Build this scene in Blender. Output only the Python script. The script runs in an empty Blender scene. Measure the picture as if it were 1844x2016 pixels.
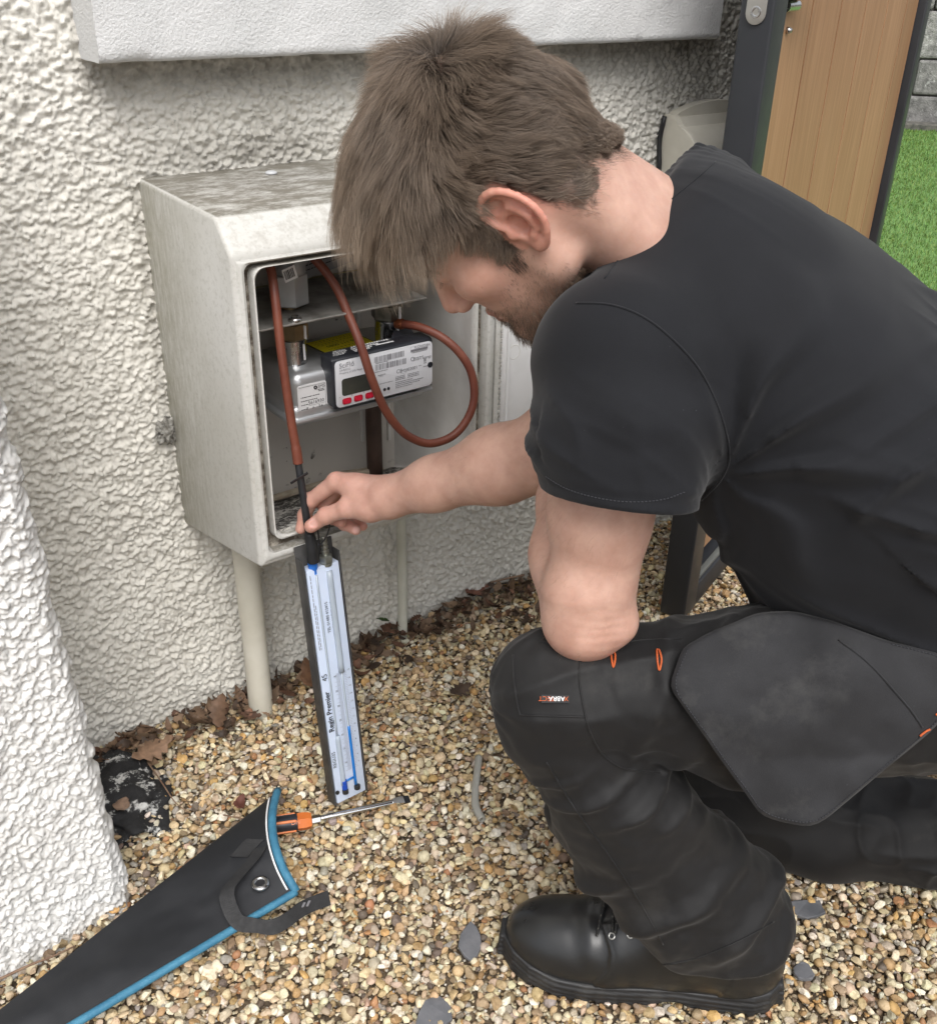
import bpy, bmesh, math, random
import numpy as np
from mathutils import Matrix, Vector
random.seed(7)
RNG = np.random.default_rng(11)
sc = bpy.context.scene
COL = sc.collection
# ------------------------------------------------------------------ camera
CAM_H = 1.12
FPX = 1977.8                       # focal length in units of a 1844 px wide picture
PITCH, YAW, ROLL = -0.50616, 0.64966, 0.02129
_f = np.array([math.sin(YAW)*math.cos(PITCH), math.cos(YAW)*math.cos(PITCH), math.sin(PITCH)])
_r0 = np.cross(_f, [0, 0, 1.]); _r0 /= np.linalg.norm(_r0); _u0 = np.cross(_r0, _f)
_r = math.cos(ROLL)*_r0 + math.sin(ROLL)*_u0
_u = -math.sin(ROLL)*_r0 + math.cos(ROLL)*_u0
CO = np.array([0, 0, CAM_H])
cd = bpy.data.cameras.new('camera'); cam = bpy.data.objects.new('camera', cd); COL.objects.link(cam)
cd.sensor_fit = 'HORIZONTAL'; cd.sensor_width = 36; cd.lens = 36*FPX/1844
cd.clip_start = 0.02; cd.clip_end = 400
m = Matrix.Identity(4)
for i in range(3):
    m[i][0] = _r[i]; m[i][1] = _u[i]; m[i][2] = -_f[i]; m[i][3] = CO[i]
cam.matrix_world = m
sc.camera = cam
# ------------------------------------------------------------------ light: overcast day
SUN_EL, SUN_AZ = math.radians(54), math.radians(206)      # azimuth measured from +Y towards +X
w = bpy.data.worlds.new('World'); sc.world = w; w.use_nodes = True
nt = w.node_tree; bg = nt.nodes['Background']
sky = nt.nodes.new('ShaderNodeTexSky'); sky.sky_type = 'NISHITA'; sky.sun_disc = False
sky.sun_elevation = SUN_EL; sky.sun_rotation = SUN_AZ; sky.air_density = 1.0; sky.dust_density = 4.0; sky.ozone_density = 1.0
hs = nt.nodes.new('ShaderNodeHueSaturation'); hs.inputs['Saturation'].default_value = 0.30
nt.links.new(sky.outputs[0], hs.inputs['Color']); nt.links.new(hs.outputs[0], bg.inputs[0])
bg.inputs[1].default_value = 0.15
sd = bpy.data.lights.new('sun', 'SUN'); sd.energy = 1.5; sd.angle = math.radians(38); sd.color = (1, 0.985, 0.965)
sun = bpy.data.objects.new('sun', sd); COL.objects.link(sun)
dv = Vector((math.sin(SUN_AZ)*math.cos(SUN_EL), math.cos(SUN_AZ)*math.cos(SUN_EL), math.sin(SUN_EL)))
sun.rotation_euler = dv.to_track_quat('Z', 'Y').to_euler()
sc.view_settings.view_transform = 'Standard'; sc.view_settings.look = 'None'
sc.view_settings.gamma = 1; sc.view_settings.use_curve_mapping = False
sc.view_settings.exposure = 0.40
sc.cycles.use_denoising = True
sc.cycles.max_bounces = 8
# ------------------------------------------------------------------ helpers
def ray(x, y):
    return _f + _r*(x-922.)/FPX - _u*(y-1008.)/FPX
def dep(x, y, z):
    return CO + ray(x, y)*z
def pl(x, y, axis, v):
    d = ray(x, y); return CO + d*((v-CO[axis])/d[axis])
def proj(P):
    d = np.asarray(P, float)-CO; z = d@_f
    return 922+FPX*(d@_r)/z, 1008-FPX*(d@_u)/z, z
def unit(v):
    v = np.asarray(v, float); return v/np.linalg.norm(v)

def mesh_np(name, V, F, mat=None, parent=None, smooth=True, attrs=None, midx=None):
    """V (n,3); F list of int arrays each (k,3) or (k,4)."""
    me = bpy.data.meshes.new(name)
    V = np.asarray(V, np.float32)
    F = [np.asarray(f, np.int32) for f in (F if isinstance(F, list) else [F]) if len(f)]
    me.vertices.add(len(V)); me.vertices.foreach_set('co', V.ravel())
    nl = sum(f.size for f in F); npoly = sum(len(f) for f in F)
    me.loops.add(nl); me.loops.foreach_set('vertex_index', np.concatenate([f.ravel() for f in F]))
    me.polygons.add(npoly)
    tot = np.concatenate([np.full(len(f), f.shape[1], np.int32) for f in F])
    st = np.concatenate([[0], np.cumsum(tot)[:-1]]).astype(np.int32)
    me.polygons.foreach_set('loop_start', st)
    me.polygons.foreach_set('loop_total', tot)
    me.polygons.foreach_set('use_smooth', np.full(npoly, bool(smooth)) if np.ndim(smooth) == 0 else np.asarray(smooth, bool))
    if midx is not None: me.polygons.foreach_set('material_index', np.asarray(midx, np.int32))
    me.update(calc_edges=True); me.validate()
    for k, a in (attrs or {}).items():
        a = np.asarray(a, np.float32)
        if a.ndim == 1:
            at = me.attributes.new(k, 'FLOAT', 'POINT'); at.data.foreach_set('value', a)
        else:
            if a.shape[1] == 3: a = np.c_[a, np.ones(len(a), np.float32)]
            at = me.attributes.new(k, 'FLOAT_COLOR', 'POINT'); at.data.foreach_set('color', a.astype(np.float32).ravel())
    for mm in (mat if isinstance(mat, (list, tuple)) else [mat]):
        if mm: me.materials.append(mm)
    o = bpy.data.objects.new(name, me); COL.objects.link(o)
    if parent: o.parent = parent
    return o

def bm_obj(name, bm, mat=None, parent=None, smooth=False, auto=None):
    me = bpy.data.meshes.new(name); bmesh.ops.recalc_face_normals(bm, faces=bm.faces); bm.to_mesh(me); bm.free()
    for mm in (mat if isinstance(mat, (list, tuple)) else [mat]):
        if mm: me.materials.append(mm)
    if smooth: me.polygons.foreach_set('use_smooth', [True]*len(me.polygons))
    if auto: me.set_sharp_from_angle(angle=math.radians(auto))
    o = bpy.data.objects.new(name, me); COL.objects.link(o)
    if parent: o.parent = parent
    return o

def tag(o, label=None, cat=None, group=None, kind=None):
    if label: o['label'] = label
    if cat: o['category'] = cat
    if group: o['group'] = group
    if kind: o['kind'] = kind
    return o
def thing(name, label, cat, loc=(0, 0, 0), group=None):
    """An Empty at the thing's base; its parts are built in world space and parented keeping their place."""
    o = bpy.data.objects.new(name, None); COL.objects.link(o); o.location = loc; o.empty_display_size = .05
    return tag(o, label, cat, group)
def adopt(root, *parts):
    for p in parts:
        p.parent = root; p.matrix_parent_inverse = Matrix.Translation(-Vector(root.location))

def box(bm, c, s, rot=None, bevel=0.0, seg=2):
    M = Matrix.Translation(Vector(c)) @ (rot.to_4x4() if rot is not None else Matrix.Identity(4)) @ Matrix.Diagonal((s[0], s[1], s[2], 1))
    g = bmesh.ops.create_cube(bm, size=1, matrix=M)
    if bevel:
        es = list({e for v in g['verts'] for e in v.link_edges})
        bmesh.ops.bevel(bm, geom=es, offset=bevel, segments=seg, affect='EDGES', profile=.5)
def prism(bm, pts, vec, bevel=0.0, seg=2):
    a = [bm.verts.new(p) for p in pts]; b = [bm.verts.new(Vector(p)+Vector(vec)) for p in pts]
    n = len(pts); fs = [bm.faces.new(a[::-1]), bm.faces.new(b)]
    for i in range(n): fs.append(bm.faces.new((a[i], a[(i+1) % n], b[(i+1) % n], b[i])))
    if bevel:
        es = list({e for f in fs for e in f.edges})
        bmesh.ops.bevel(bm, geom=es, offset=bevel, segments=seg, affect='EDGES', profile=.5)
def lathe(bm, prof, n=24, M=None, cap=True):
    """prof: list of (r, z); M maps local z axis."""
    M = M or Matrix.Identity(4); rings = []
    for r, z in prof:
        rings.append([bm.verts.new(M @ Vector((r*math.cos(2*math.pi*k/n), r*math.sin(2*math.pi*k/n), z))) for k in range(n)])
    for a, b in zip(rings, rings[1:]):
        for k in range(n): bm.faces.new((a[k], a[(k+1) % n], b[(k+1) % n], b[k]))
    if cap:
        bm.faces.new(rings[0][::-1]); bm.faces.new(rings[-1])
def axis_mat(a, b):
    a = Vector(a); b = Vector(b)
    return Matrix.Translation(a) @ (b-a).to_track_quat('Z', 'Y').to_matrix().to_4x4()
def catmull(pts, n=8, closed=False):
    P = np.asarray(pts, float); out = []
    N = len(P); rng = range(N if closed else N-1)
    for i in rng:
        if closed: a, b, c, d = P[(i-1) % N], P[i], P[(i+1) % N], P[(i+2) % N]
        else: a, b, c, d = P[max(i-1, 0)], P[i], P[i+1], P[min(i+2, N-1)]
        for k in range(n):
            t = k/n
            out.append(.5*((2*b)+(c-a)*t+(2*a-5*b+4*c-d)*t*t+(3*b-a-3*c+d)*t**3))
    if not closed: out.append(P[-1])
    return np.array(out)
def tube_vf(pts, rad, n=12, cap=True, flat=None):
    """swept tube; rad scalar or per point; flat=(axis vector, ratio) squashes it."""
    P = np.asarray(pts, float); R = np.broadcast_to(np.asarray(rad, float), (len(P),))
    T = np.gradient(P, axis=0); T /= np.linalg.norm(T, axis=1)[:, None]+1e-12
    up = np.array([0, 0, 1.]) if abs(T[0, 2]) < .9 else np.array([1., 0, 0])
    N = np.cross(T[0], up); N /= np.linalg.norm(N); V = []
    for i in range(len(P)):
        N = N-T[i]*(N@T[i]); N /= np.linalg.norm(N)+1e-12; B = np.cross(T[i], N)
        a = np.arange(n)*2*np.pi/n
        V.append(P[i]+R[i]*(np.cos(a)[:, None]*N+np.sin(a)[:, None]*B))
    V = np.concatenate(V); k = np.arange(n); F = []
    for i in range(len(P)-1):
        F.append(np.stack([i*n+k, i*n+(k+1) % n, (i+1)*n+(k+1) % n, (i+1)*n+k], 1))
    F = [np.concatenate(F)]
    if cap:
        c0 = len(V); V = np.r_[V, P[:1], P[-1:]]
        F.append(np.concatenate([np.stack([np.full(n, c0), (k+1) % n, k], 1), np.stack([np.full(n, c0+1), (len(P)-1)*n+k, (len(P)-1)*n+(k+1) % n], 1)]))
    return V, F
def join_vf(parts):
    V = []; Q = []; T = []; o = 0
    for v, F in parts:
        V.append(v)
        for f in F: (Q if f.shape[1] == 4 else T).append(f+o)
        o += len(v)
    return np.concatenate(V), ([np.concatenate(Q)] if Q else [])+([np.concatenate(T)] if T else [])
def tube(name, pts, rad, mat, parent=None, n=12, cap=True):
    V, F = tube_vf(pts, rad, n, cap); return mesh_np(name, V, F, mat, parent)
# numeric noise
def _hash(i, j, k, s=0):
    h = (i.astype(np.int64)*73856093) ^ (j.astype(np.int64)*19349663) ^ (k.astype(np.int64)*83492791) ^ (s*2654435761)
    h = (h ^ (h >> 13))*1274126177; h = h ^ (h >> 16)
    return (h & 0xffffff).astype(np.float64)/0xffffff
def vnoise(p, s=0):
    p = np.asarray(p, float); i = np.floor(p).astype(np.int64); f = p-i; w = f*f*f*(f*(f*6-15)+10); out = 0
    for a in (0, 1):
        for b in (0, 1):
            for c in (0, 1):
                wt = (w[:, 0] if a else 1-w[:, 0])*(w[:, 1] if b else 1-w[:, 1])*(w[:, 2] if c else 1-w[:, 2])
                out = out+wt*_hash(i[:, 0]+a, i[:, 1]+b, i[:, 2]+c, s)
    return out*2-1
def fbm(p, o=3, s=0):
    a = 1.; t = 0
    for k in range(o): t = t+a*vnoise(np.asarray(p)*2**k, s+k*17); a *= .5
    return t
# materials ---------------------------------------------------------------------
class NT:
    def __init__(s, name):
        s.m = bpy.data.materials.new(name); s.m.use_nodes = True; s.t = s.m.node_tree
        s.b = s.t.nodes['Principled BSDF']
    def n(s, t, **k):
        x = s.t.nodes.new(t)
        for a, b in k.items():
            if a in x.inputs.keys(): x.inputs[a].default_value = b
            else: setattr(x, a, b)
        return x
    def l(s, a, b): s.t.links.new(a, b)
    def coord(s, scale=(1, 1, 1)):
        c = s.n('ShaderNodeTexCoord'); mp = s.n('ShaderNodeMapping'); s.l(c.outputs['Object'], mp.inputs['Vector'])
        mp.inputs['Scale'].default_value = scale; return mp.outputs[0]
    def noise(s, v, scale, detail=4, rough=.55, dist=0.):
        x = s.n('ShaderNodeTexNoise', Scale=scale, Detail=detail, Roughness=rough, Distortion=dist); s.l(v, x.inputs['Vector']); return x.outputs['Fac']
    def ramp(s, fac, stops):
        x = s.n('ShaderNodeValToRGB'); s.l(fac, x.inputs[0]); e = x.color_ramp.elements
        while len(e) < len(stops): e.new(.5)
        for q, (p, c) in zip(e, stops):
            q.position = p; q.color = (c if hasattr(c, '__len__') else (c, c, c))[:3]+(1,) if not hasattr(c, '__len__') or len(c) == 3 else c
        return x.outputs[0]
    def mix(s, fac, a, b, mode='MIX'):
        x = s.n('ShaderNodeMix', data_type='RGBA', blend_type=mode)
        for v, i in ((fac, 0), (a, 6), (b, 7)):
            if hasattr(v, 'is_linked') or isinstance(v, bpy.types.NodeSocket): s.l(v, x.inputs[i])
            elif i == 0: x.inputs[i].default_value = v
            else: x.inputs[i].default_value = tuple(v)[:3]+(1,)
        return x.outputs[2]
    def math(s, op, a, b=None):
        x = s.n('ShaderNodeMath', operation=op)
        for v, i in ((a, 0), (b, 1)):
            if v is None: continue
            if isinstance(v, bpy.types.NodeSocket): s.l(v, x.inputs[i])
            else: x.inputs[i].default_value = v
        return x.outputs[0]
    def bump(s, h, strength=.3, dist=.001, prev=None):
        x = s.n('ShaderNodeBump', Strength=strength, Distance=dist); s.l(h, x.inputs['Height'])
        if prev is not None: s.l(prev, x.inputs['Normal'])
        return x.outputs[0]
    def set(s, **k):
        for a, v in k.items():
            i = s.b.inputs[a.replace('_', ' ')]
            if isinstance(v, bpy.types.NodeSocket): s.l(v, i)
            elif hasattr(v, '__len__') and len(v) == 3 and i.type == 'RGBA': i.default_value = tuple(v)+(1,)
            else: i.default_value = v
        return s
def pm(name, c1, c2=None, scale=30, rough=.6, metal=0., bump=0., bscale=200, bdist=.001, spec=.5, stretch=(1, 1, 1), lo=.35, hi=.65, **kw):
    k = NT(name); v = k.coord(stretch)
    if c2 is not None:
        k.set(Base_Color=k.mix(k.ramp(k.noise(v, scale), [(lo, 0.), (hi, 1.)]), c1, c2))
    else: k.set(Base_Color=c1)
    rv = k.ramp(k.noise(v, scale*2.3, 3), [(.3, max(0, rough-.08)), (.7, min(1, rough+.08))])
    k.set(Roughness=rv, Metallic=metal, Specular_IOR_Level=spec)
    if bump: k.set(Normal=k.bump(k.noise(v, bscale, 3), bump, bdist))
    k.set(**kw); return k.m
def attr_mat(name, attr='col', rough=.6, spec=.4, nscale=None, namt=.25, bump=0, bscale=300, bdist=.001, **kw):
    k = NT(name); a = k.n('ShaderNodeAttribute', attribute_name=attr); c = a.outputs['Color']; v = k.coord()
    if nscale:
        f = k.ramp(k.noise(v, nscale, 4, .6), [(.3, 1-namt), (.7, 1+namt*.6)])
        c = k.mix(1., c, f, 'MULTIPLY')
    k.set(Base_Color=c, Roughness=rough, Specular_IOR_Level=spec)
    if bump: k.set(Normal=k.bump(k.noise(v, bscale, 3), bump, bdist))
    k.set(**kw); return k.m
def text_mesh(items, name, mat, parent, ext=0.):
    """items: (string, size, origin, xdir, ydir, align); the lettering of one printed face becomes one mesh."""
    parts = []
    for s, size, org, xd, yd, al in items:
        cu = bpy.data.curves.new('t', 'FONT'); cu.body = s; cu.size = size; cu.align_x = al; cu.resolution_u = 3; cu.extrude = ext
        o = bpy.data.objects.new('t', cu); COL.objects.link(o)
        bpy.context.view_layer.update()
        me = bpy.data.meshes.new_from_object(o.evaluated_get(bpy.context.evaluated_depsgraph_get()))
        n = len(me.vertices); co = np.zeros(n*3); me.vertices.foreach_get('co', co); co = co.reshape(-1, 3)
        me.calc_loop_triangles(); tr = np.zeros(len(me.loop_triangles)*3, np.int32); me.loop_triangles.foreach_get('vertices', tr)
        xd = unit(xd); yd = unit(yd); zd = np.cross(xd, yd)
        parts.append((np.asarray(org)+co[:, :1]*xd+co[:, 1:2]*yd+co[:, 2:]*zd, [tr.reshape(-1, 3)]))
        bpy.data.objects.remove(o); bpy.data.curves.remove(cu); bpy.data.meshes.remove(me)
    V, F = join_vf(parts); return mesh_np(name, V, F, mat, parent, smooth=False)
def quad_vf(o, x, y):
    o, x, y = map(lambda q: np.asarray(q, float), (o, x, y))
    return np.array([o, o+x, o+x+y, o+y]), [np.array([[0, 1, 2, 3]])]
# ================================================================== SETTING
YW = 1.310                                    # house wall plane
def lumps(U, W, cell, rmin, rmax, seed, warp=.3):
    """height of roughcast: jittered rounded lumps, the highest one wins"""
    p = np.stack([U/cell, W/cell, np.zeros_like(U)], 1)
    p[:, 0] += warp*vnoise(p*.9+5.3, seed+1); p[:, 1] += warp*vnoise(p*.9+9.1, seed+2)
    i = np.floor(p[:, 0]).astype(np.int64); j = np.floor(p[:, 1]).astype(np.int64); z = np.zeros_like(i); best = np.zeros(len(U))
    for a in (-1, 0, 1):
        for b in (-1, 0, 1):
            ii, jj = i+a, j+b
            jx = ii+_hash(ii, jj, z, seed+3); jy = jj+_hash(ii, jj, z, seed+4)
            r = rmin+(rmax-rmin)*_hash(ii, jj, z, seed+5); h = .35+.65*_hash(ii, jj, z, seed+6)
            d2 = ((p[:, 0]-jx)**2+((p[:, 1]-jy)*1.15)**2)/r**2
            best = np.maximum(best, h*np.clip(1-np.sqrt(d2), 0, 1)**.62)
    return best
def rough_h(U, W, seed, wear):
    # wear 0..1 : lower = worn smoother lumps
    n = fbm(np.stack([U*3, W*3, U*0+seed], 1), 2, seed)*.5+.5
    h = .0074*lumps(U, W, .0112, .38, .80, seed, .55)+.0056*lumps(U, W, .0068, .38, .78, seed+20, .5)+.0028*lumps(U, W, .0040, .4, .8, seed+60)
    h += .0017*fbm(np.stack([U*240, W*230, U*0], 1), 2, seed+40)-.0012*np.abs(vnoise(np.stack([U*120, W*120, U*0+2.], 1), seed+44))
    return h*(.7+.45*n)*wear+.004*fbm(np.stack([U*6, W*6, U*0], 1), 2, seed+50)
def roughcast_mat(name, c1, c2, dirt):
    k = NT(name); v = k.coord()
    c = k.mix(k.ramp(k.noise(v, 5, 5), [(.35, 0.), (.7, 1.)]), c1, c2)
    spots = k.ramp(k.noise(v, 85, 5, .75), [(.60, 0.), (.70, .9)])
    zone = k.ramp(k.noise(v, 3.5, 2), [(.48, 0.), (.62, .75)])
    c = k.mix(k.math('MULTIPLY', spots, zone), c, dirt)
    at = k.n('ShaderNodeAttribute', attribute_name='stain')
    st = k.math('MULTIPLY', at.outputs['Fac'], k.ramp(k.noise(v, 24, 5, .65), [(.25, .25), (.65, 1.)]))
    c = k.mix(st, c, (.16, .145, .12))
    k.set(Base_Color=c, Roughness=.72, Specular_IOR_Level=.35, Normal=k.bump(k.noise(v, 420, 3), .35, .0012))
    return k.m
M_wall = roughcast_mat('cream roughcast', (.675, .655, .600), (.585, .565, .510), (.12, .11, .09))
M_pier = roughcast_mat('white roughcast', (.72, .715, .695), (.65, .64, .615), (.3, .28, .24))

def grid_sheet(U, W):
    nu, nw = len(U), len(W); uu, ww = np.meshgrid(U, W, indexing='ij')
    idx = np.arange(nu*nw).reshape(nu, nw)
    F = np.stack([idx[:-1, :-1], idx[1:, :-1], idx[1:, 1:], idx[:-1, 1:]], -1).reshape(-1, 4)
    return uu.ravel(), ww.ravel(), F
# house wall ----------------------------------------------------------
st = .0021
U = np.r_[np.arange(-3.2, -.3, .05), np.arange(-.3, 1.70, st)]
Wv = np.r_[np.arange(-.06, 1.22, st), np.arange(1.22, 3.2, .05)]
uu, ww, F = grid_sheet(U, Wv)
hh = rough_h(uu, ww, 3, 1.0)
fine = (uu > -.3) & (uu < 1.75) & (ww < 1.22)
hh = np.where(fine, hh, .004)
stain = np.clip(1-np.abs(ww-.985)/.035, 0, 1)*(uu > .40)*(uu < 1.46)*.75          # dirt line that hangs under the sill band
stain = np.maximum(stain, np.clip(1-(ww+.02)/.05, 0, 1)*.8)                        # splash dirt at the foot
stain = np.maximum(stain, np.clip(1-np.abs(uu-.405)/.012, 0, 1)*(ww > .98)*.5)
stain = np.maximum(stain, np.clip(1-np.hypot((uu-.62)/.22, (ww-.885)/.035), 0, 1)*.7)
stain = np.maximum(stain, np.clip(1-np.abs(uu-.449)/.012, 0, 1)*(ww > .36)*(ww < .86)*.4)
o = mesh_np('house_wall', np.stack([uu, YW-hh, ww], 1), F, M_wall, attrs={'stain': stain})
tag(o, 'cream roughcast rendered house wall behind the white meter cabinet', 'wall')
# pier on the left ----------------------------------------------------
pu = np.arange(-.45, .215, .002); pw = np.r_[np.arange(-.04, 1.05, .002)]
uu, ww, F = grid_sheet(pu, pw)
xr = .211-.030*ww                                       # right edge leans in as it rises
t = (uu-pu[0])/(pu[-1]-pu[0])
edge = np.clip((t-.965)/.035, 0, 1)
X = pu[0]+(xr-pu[0])*t+.004*vnoise(np.stack([ww*60, ww*0, ww*0+3.], 1))*edge
Yf = 1.004+.16*(X-.211)*1.0+.02*ww
hh = rough_h(X, ww, 31, 1.12)+.0016*np.abs(vnoise(np.stack([X*330, ww*330, X*0], 1), 37))
Vf = np.stack([X, Yf-hh+.022*edge**2, ww], 1)
# return side of the pier, running back to the wall
sw = len(pw); base = len(Vf); sy = np.linspace(0, 1, 30)[1:]
last = Vf[-sw:]; side = []
for q in sy:
    s_ = last.copy(); s_[:, 1] = last[:, 1]+(YW+.02-last[:, 1])*q
    s_[:, 0] += .004*vnoise(np.stack([s_[:, 1]*90, s_[:, 2]*90, s_[:, 2]*0], 1)); side.append(s_)
V = np.concatenate([Vf]+side); cols = np.concatenate([np.arange(base-sw, base)[None], base+np.arange(len(sy)*sw).reshape(len(sy), sw)])
F2 = np.stack([cols[:-1, :-1], cols[1:, :-1], cols[1:, 1:], cols[:-1, 1:]], -1).reshape(-1, 4)
stn = np.zeros(len(V)); stn[:base] = np.clip(1-(ww+.01)/.03, 0, 1)*.5
o = mesh_np('wall_pier', V, [np.concatenate([F, F2])], M_pier, attrs={'stain': stn})
tag(o, 'bright white roughcast pier with a ragged edge, left of the house wall', 'wall pier')
# sill band ----------------------------------------------------------
k = NT('painted sill render'); v = k.coord()
c = k.mix(k.ramp(k.noise(v, 4, 5), [(.4, 0.), (.7, 1.)]), (.66, .66, .655), (.57, .58, .575))
gz = k.n('ShaderNodeTexCoord'); mp = k.n('ShaderNodeMapping'); k.l(gz.outputs['Object'], mp.inputs['Vector']); mp.inputs['Location'].default_value = (-.74, 0, -1.1); mp.inputs['Scale'].default_value = (5, 0, 7)
gr = k.n('ShaderNodeTexGradient', gradient_type='SPHERICAL'); k.l(mp.outputs[0], gr.inputs[0])
alg = k.math('MULTIPLY', k.ramp(gr.outputs['Fac'], [(0., 0.), (.6, 1.)]), k.ramp(k.noise(v, 130, 6, .75), [(.40, 0.), (.60, .9)]))
c = k.mix(alg, c, (.28, .29, .25))
spk = k.ramp(k.noise(v, 95, 3, .8), [(.70, 0.), (.76, .6)])
c = k.mix(spk, c, (.2, .19, .17))
k.set(Base_Color=c, Roughness=.7, Normal=k.bump(k.noise(v, 260, 4, .65), .8, .0026))
M_sill = k.m
def smooth_slab(name, x0, x1, y0, y1, z0, z1, mat, stp=.006, amp=.0012):
    """a plastered slab with slightly uneven faces and worn arrises"""
    us = np.arange(x0, x1+stp/2, stp)
    prof = []
    for y, z in ((y1, z0), (y0+.004, z0), (y0, z0+.004), (y0, z1)):
        prof.append((y, z))
    pts = [prof[0]]
    for a, b in zip(prof, prof[1:]):
        n = max(1, int(np.hypot(b[0]-a[0], b[1]-a[1])/stp))
        for q in range(1, n+1): pts.append((a[0]+(b[0]-a[0])*q/n, a[1]+(b[1]-a[1])*q/n))
    pts = np.array(pts); nu, nv = len(us), len(pts)
    V = np.zeros((nu, nv, 3)); V[:, :, 0] = us[:, None]; V[:, :, 1:] = pts[None]
    V = V.reshape(-1, 3); d = fbm(V*np.array([25, 25, 25.]), 3, 5)*amp
    chip = np.clip(vnoise(V*np.array([45, 0, 0])+.5, 9)-.45, 0, 1)*.012*(np.abs(V[:, 2]-z0) < .006)
    V[:, 1] -= d-chip; V[:, 2] += d*.6
    idx = np.arange(nu*nv).reshape(nu, nv)
    F = np.stack([idx[:-1, :-1], idx[1:, :-1], idx[1:, 1:], idx[:-1, 1:]], -1).reshape(-1, 4)
    P4 = np.array([[x0, y1, z0], [x1, y1, z0], [x1, y1, z1], [x0, y1, z1]]); b0 = len(V)
    V = np.r_[V, P4]
    ends = [np.r_[idx[0, :], b0+3, b0][::-1], np.r_[idx[-1, :], b0+2, b0+1]]
    bm = bmesh.new(); vs = [bm.verts.new(q) for q in V]
    for f in F: bm.faces.new([vs[i] for i in f])
    for e in ends:
        try: bm.faces.new([vs[i] for i in dict.fromkeys(e.tolist())])
        except ValueError: pass
    o = bm_obj(name, bm, mat, smooth=True, auto=50); return o
o = smooth_slab('window_sill', .405, 1.443, 1.235, 1.312, 1.006, 1.30, M_sill)
tag(o, 'smooth white painted sill band projecting from the house wall, above the cabinet', 'window sill')

# ground ----------------------------------------------------------------
M_soil = pm('damp soil', (.10, .075, .05), (.19, .14, .09), 40, .95, bump=.8, bscale=150, bdist=.006)
k = 260
gv = np.array([[-60, -60, -.004], [60, -60, -.004], [60, 60, -.004], [-60, 60, -.004]], float)
o = mesh_np('ground', gv, np.array([[0, 1, 2, 3]]), M_soil, smooth=False); tag(o, kind='structure')

# gravel ---------------------------------------------------------------
def pebble_shapes(n):
    out = []
    for q in range(n):
        bm = bmesh.new(); bmesh.ops.create_icosphere(bm, subdivisions=2, radius=1)
        V = np.array([v.co[:] for v in bm.verts]); F = np.array([[v.index for v in f.verts] for f in bm.faces]); bm.free()
        r = np.random.default_rng(100+q)
        V = V*(1+.16*fbm(V*1.3+q*7.7, 2, q)[:, None])
        if q % 6:
            for _ in range(r.integers(3, 8)):           # broken faces
                nn = r.normal(size=3); nn /= np.linalg.norm(nn); d = r.uniform(.42, .8)
                V = V-np.clip(V@nn-d, 0, None)[:, None]*nn
        V = V*np.array([r.uniform(.95, 1.4), r.uniform(.75, 1.0), r.uniform(.45, .8)])
        out.append(V/np.abs(V).max()*1.15)
    return np.array(out), F
PAL = np.array([(.74, .66, .50), (.66, .54, .36), (.56, .42, .25), (.46, .31, .16), (.80, .76, .67), (.36, .27, .18), (.26, .19, .14),
                (.48, .42, .35), (.60, .38, .17), (.52, .40, .31), (.17, .14, .12), (.66, .60, .43), (.38, .36, .34), (.45, .24, .13)])
PWT = np.array([.19, .17, .13, .09, .13, .08, .05, .06, .03, .05, .025, .09, .03, .02]); PWT = PWT/PWT.sum()
def stones(region, cell, rmin, rmax, zj, seed, dens=1.0):
    r = np.random.default_rng(seed); x0, x1, y0, y1 = region
    gx, gy = np.meshgrid(np.arange(x0, x1, cell), np.arange(y0, y1, cell)); n = gx.size
    P = np.stack([gx.ravel()+r.uniform(-.5, .5, n)*cell*1.2, gy.ravel()+r.uniform(-.5, .5, n)*cell*1.2, r.uniform(0, zj, n)], 1)
    d = P-CO; z = d@_f; px = 922+FPX*(d@_r)/z; py = 1008-FPX*(d@_u)/z
    keep = (z > .1) & (px > -420) & (px < 2380) & (py > -50) & (py < 2650) & (P[:, 1] < YW+.0) & (r.random(n) < dens)
    keep &= ~((P[:, 0] < .205) & (P[:, 1] > 1.0+.16*(P[:, 0]-.211)))
    P = P[keep]; n = len(P)
    R = rmin+(rmax-rmin)*r.beta(1.6, 3.2, n)
    return P, R
SH, SF = pebble_shapes(18)
def build_stones(P, R, seed):
    r = np.random.default_rng(seed); n = len(P); sid = r.integers(0, len(SH), n); S = SH[sid]
    a, b, c = r.uniform(0, 2*np.pi, n), r.normal(0, .38, n), r.normal(0, .38, n)
    ca, sa, cb, sb, cc, sc_ = np.cos(a), np.sin(a), np.cos(b), np.sin(b), np.cos(c), np.sin(c); Z = np.zeros(n); O1 = np.ones(n)
    Rz = np.stack([ca, -sa, Z, sa, ca, Z, Z, Z, O1], 1).reshape(n, 3, 3)
    Rx = np.stack([O1, Z, Z, Z, cb, -sb, Z, sb, cb], 1).reshape(n, 3, 3)
    Ry = np.stack([cc, Z, sc_, Z, O1, Z, -sc_, Z, cc], 1).reshape(n, 3, 3)
    M = Rx@Ry@Rz
    V = np.einsum('nij,nkj->nki', M, S)*R[:, None, None]+P[:, None]
    nv = S.shape[1]
    C = PAL[r.choice(len(PAL), n, p=PWT)]*r.uniform(.66, 1.02, (n, 1))*(1+r.normal(0, .025, (n, 3)))*np.array([1.03, 1.0, .93])
    F = (SF[None]+(np.arange(n)*nv)[:, None, None]).reshape(-1, 3)
    return V.reshape(-1, 3), F, np.repeat(np.clip(C, .02, .88), nv, 0), np.repeat(sid % 3 == 0, len(SF))
parts = []
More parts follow.
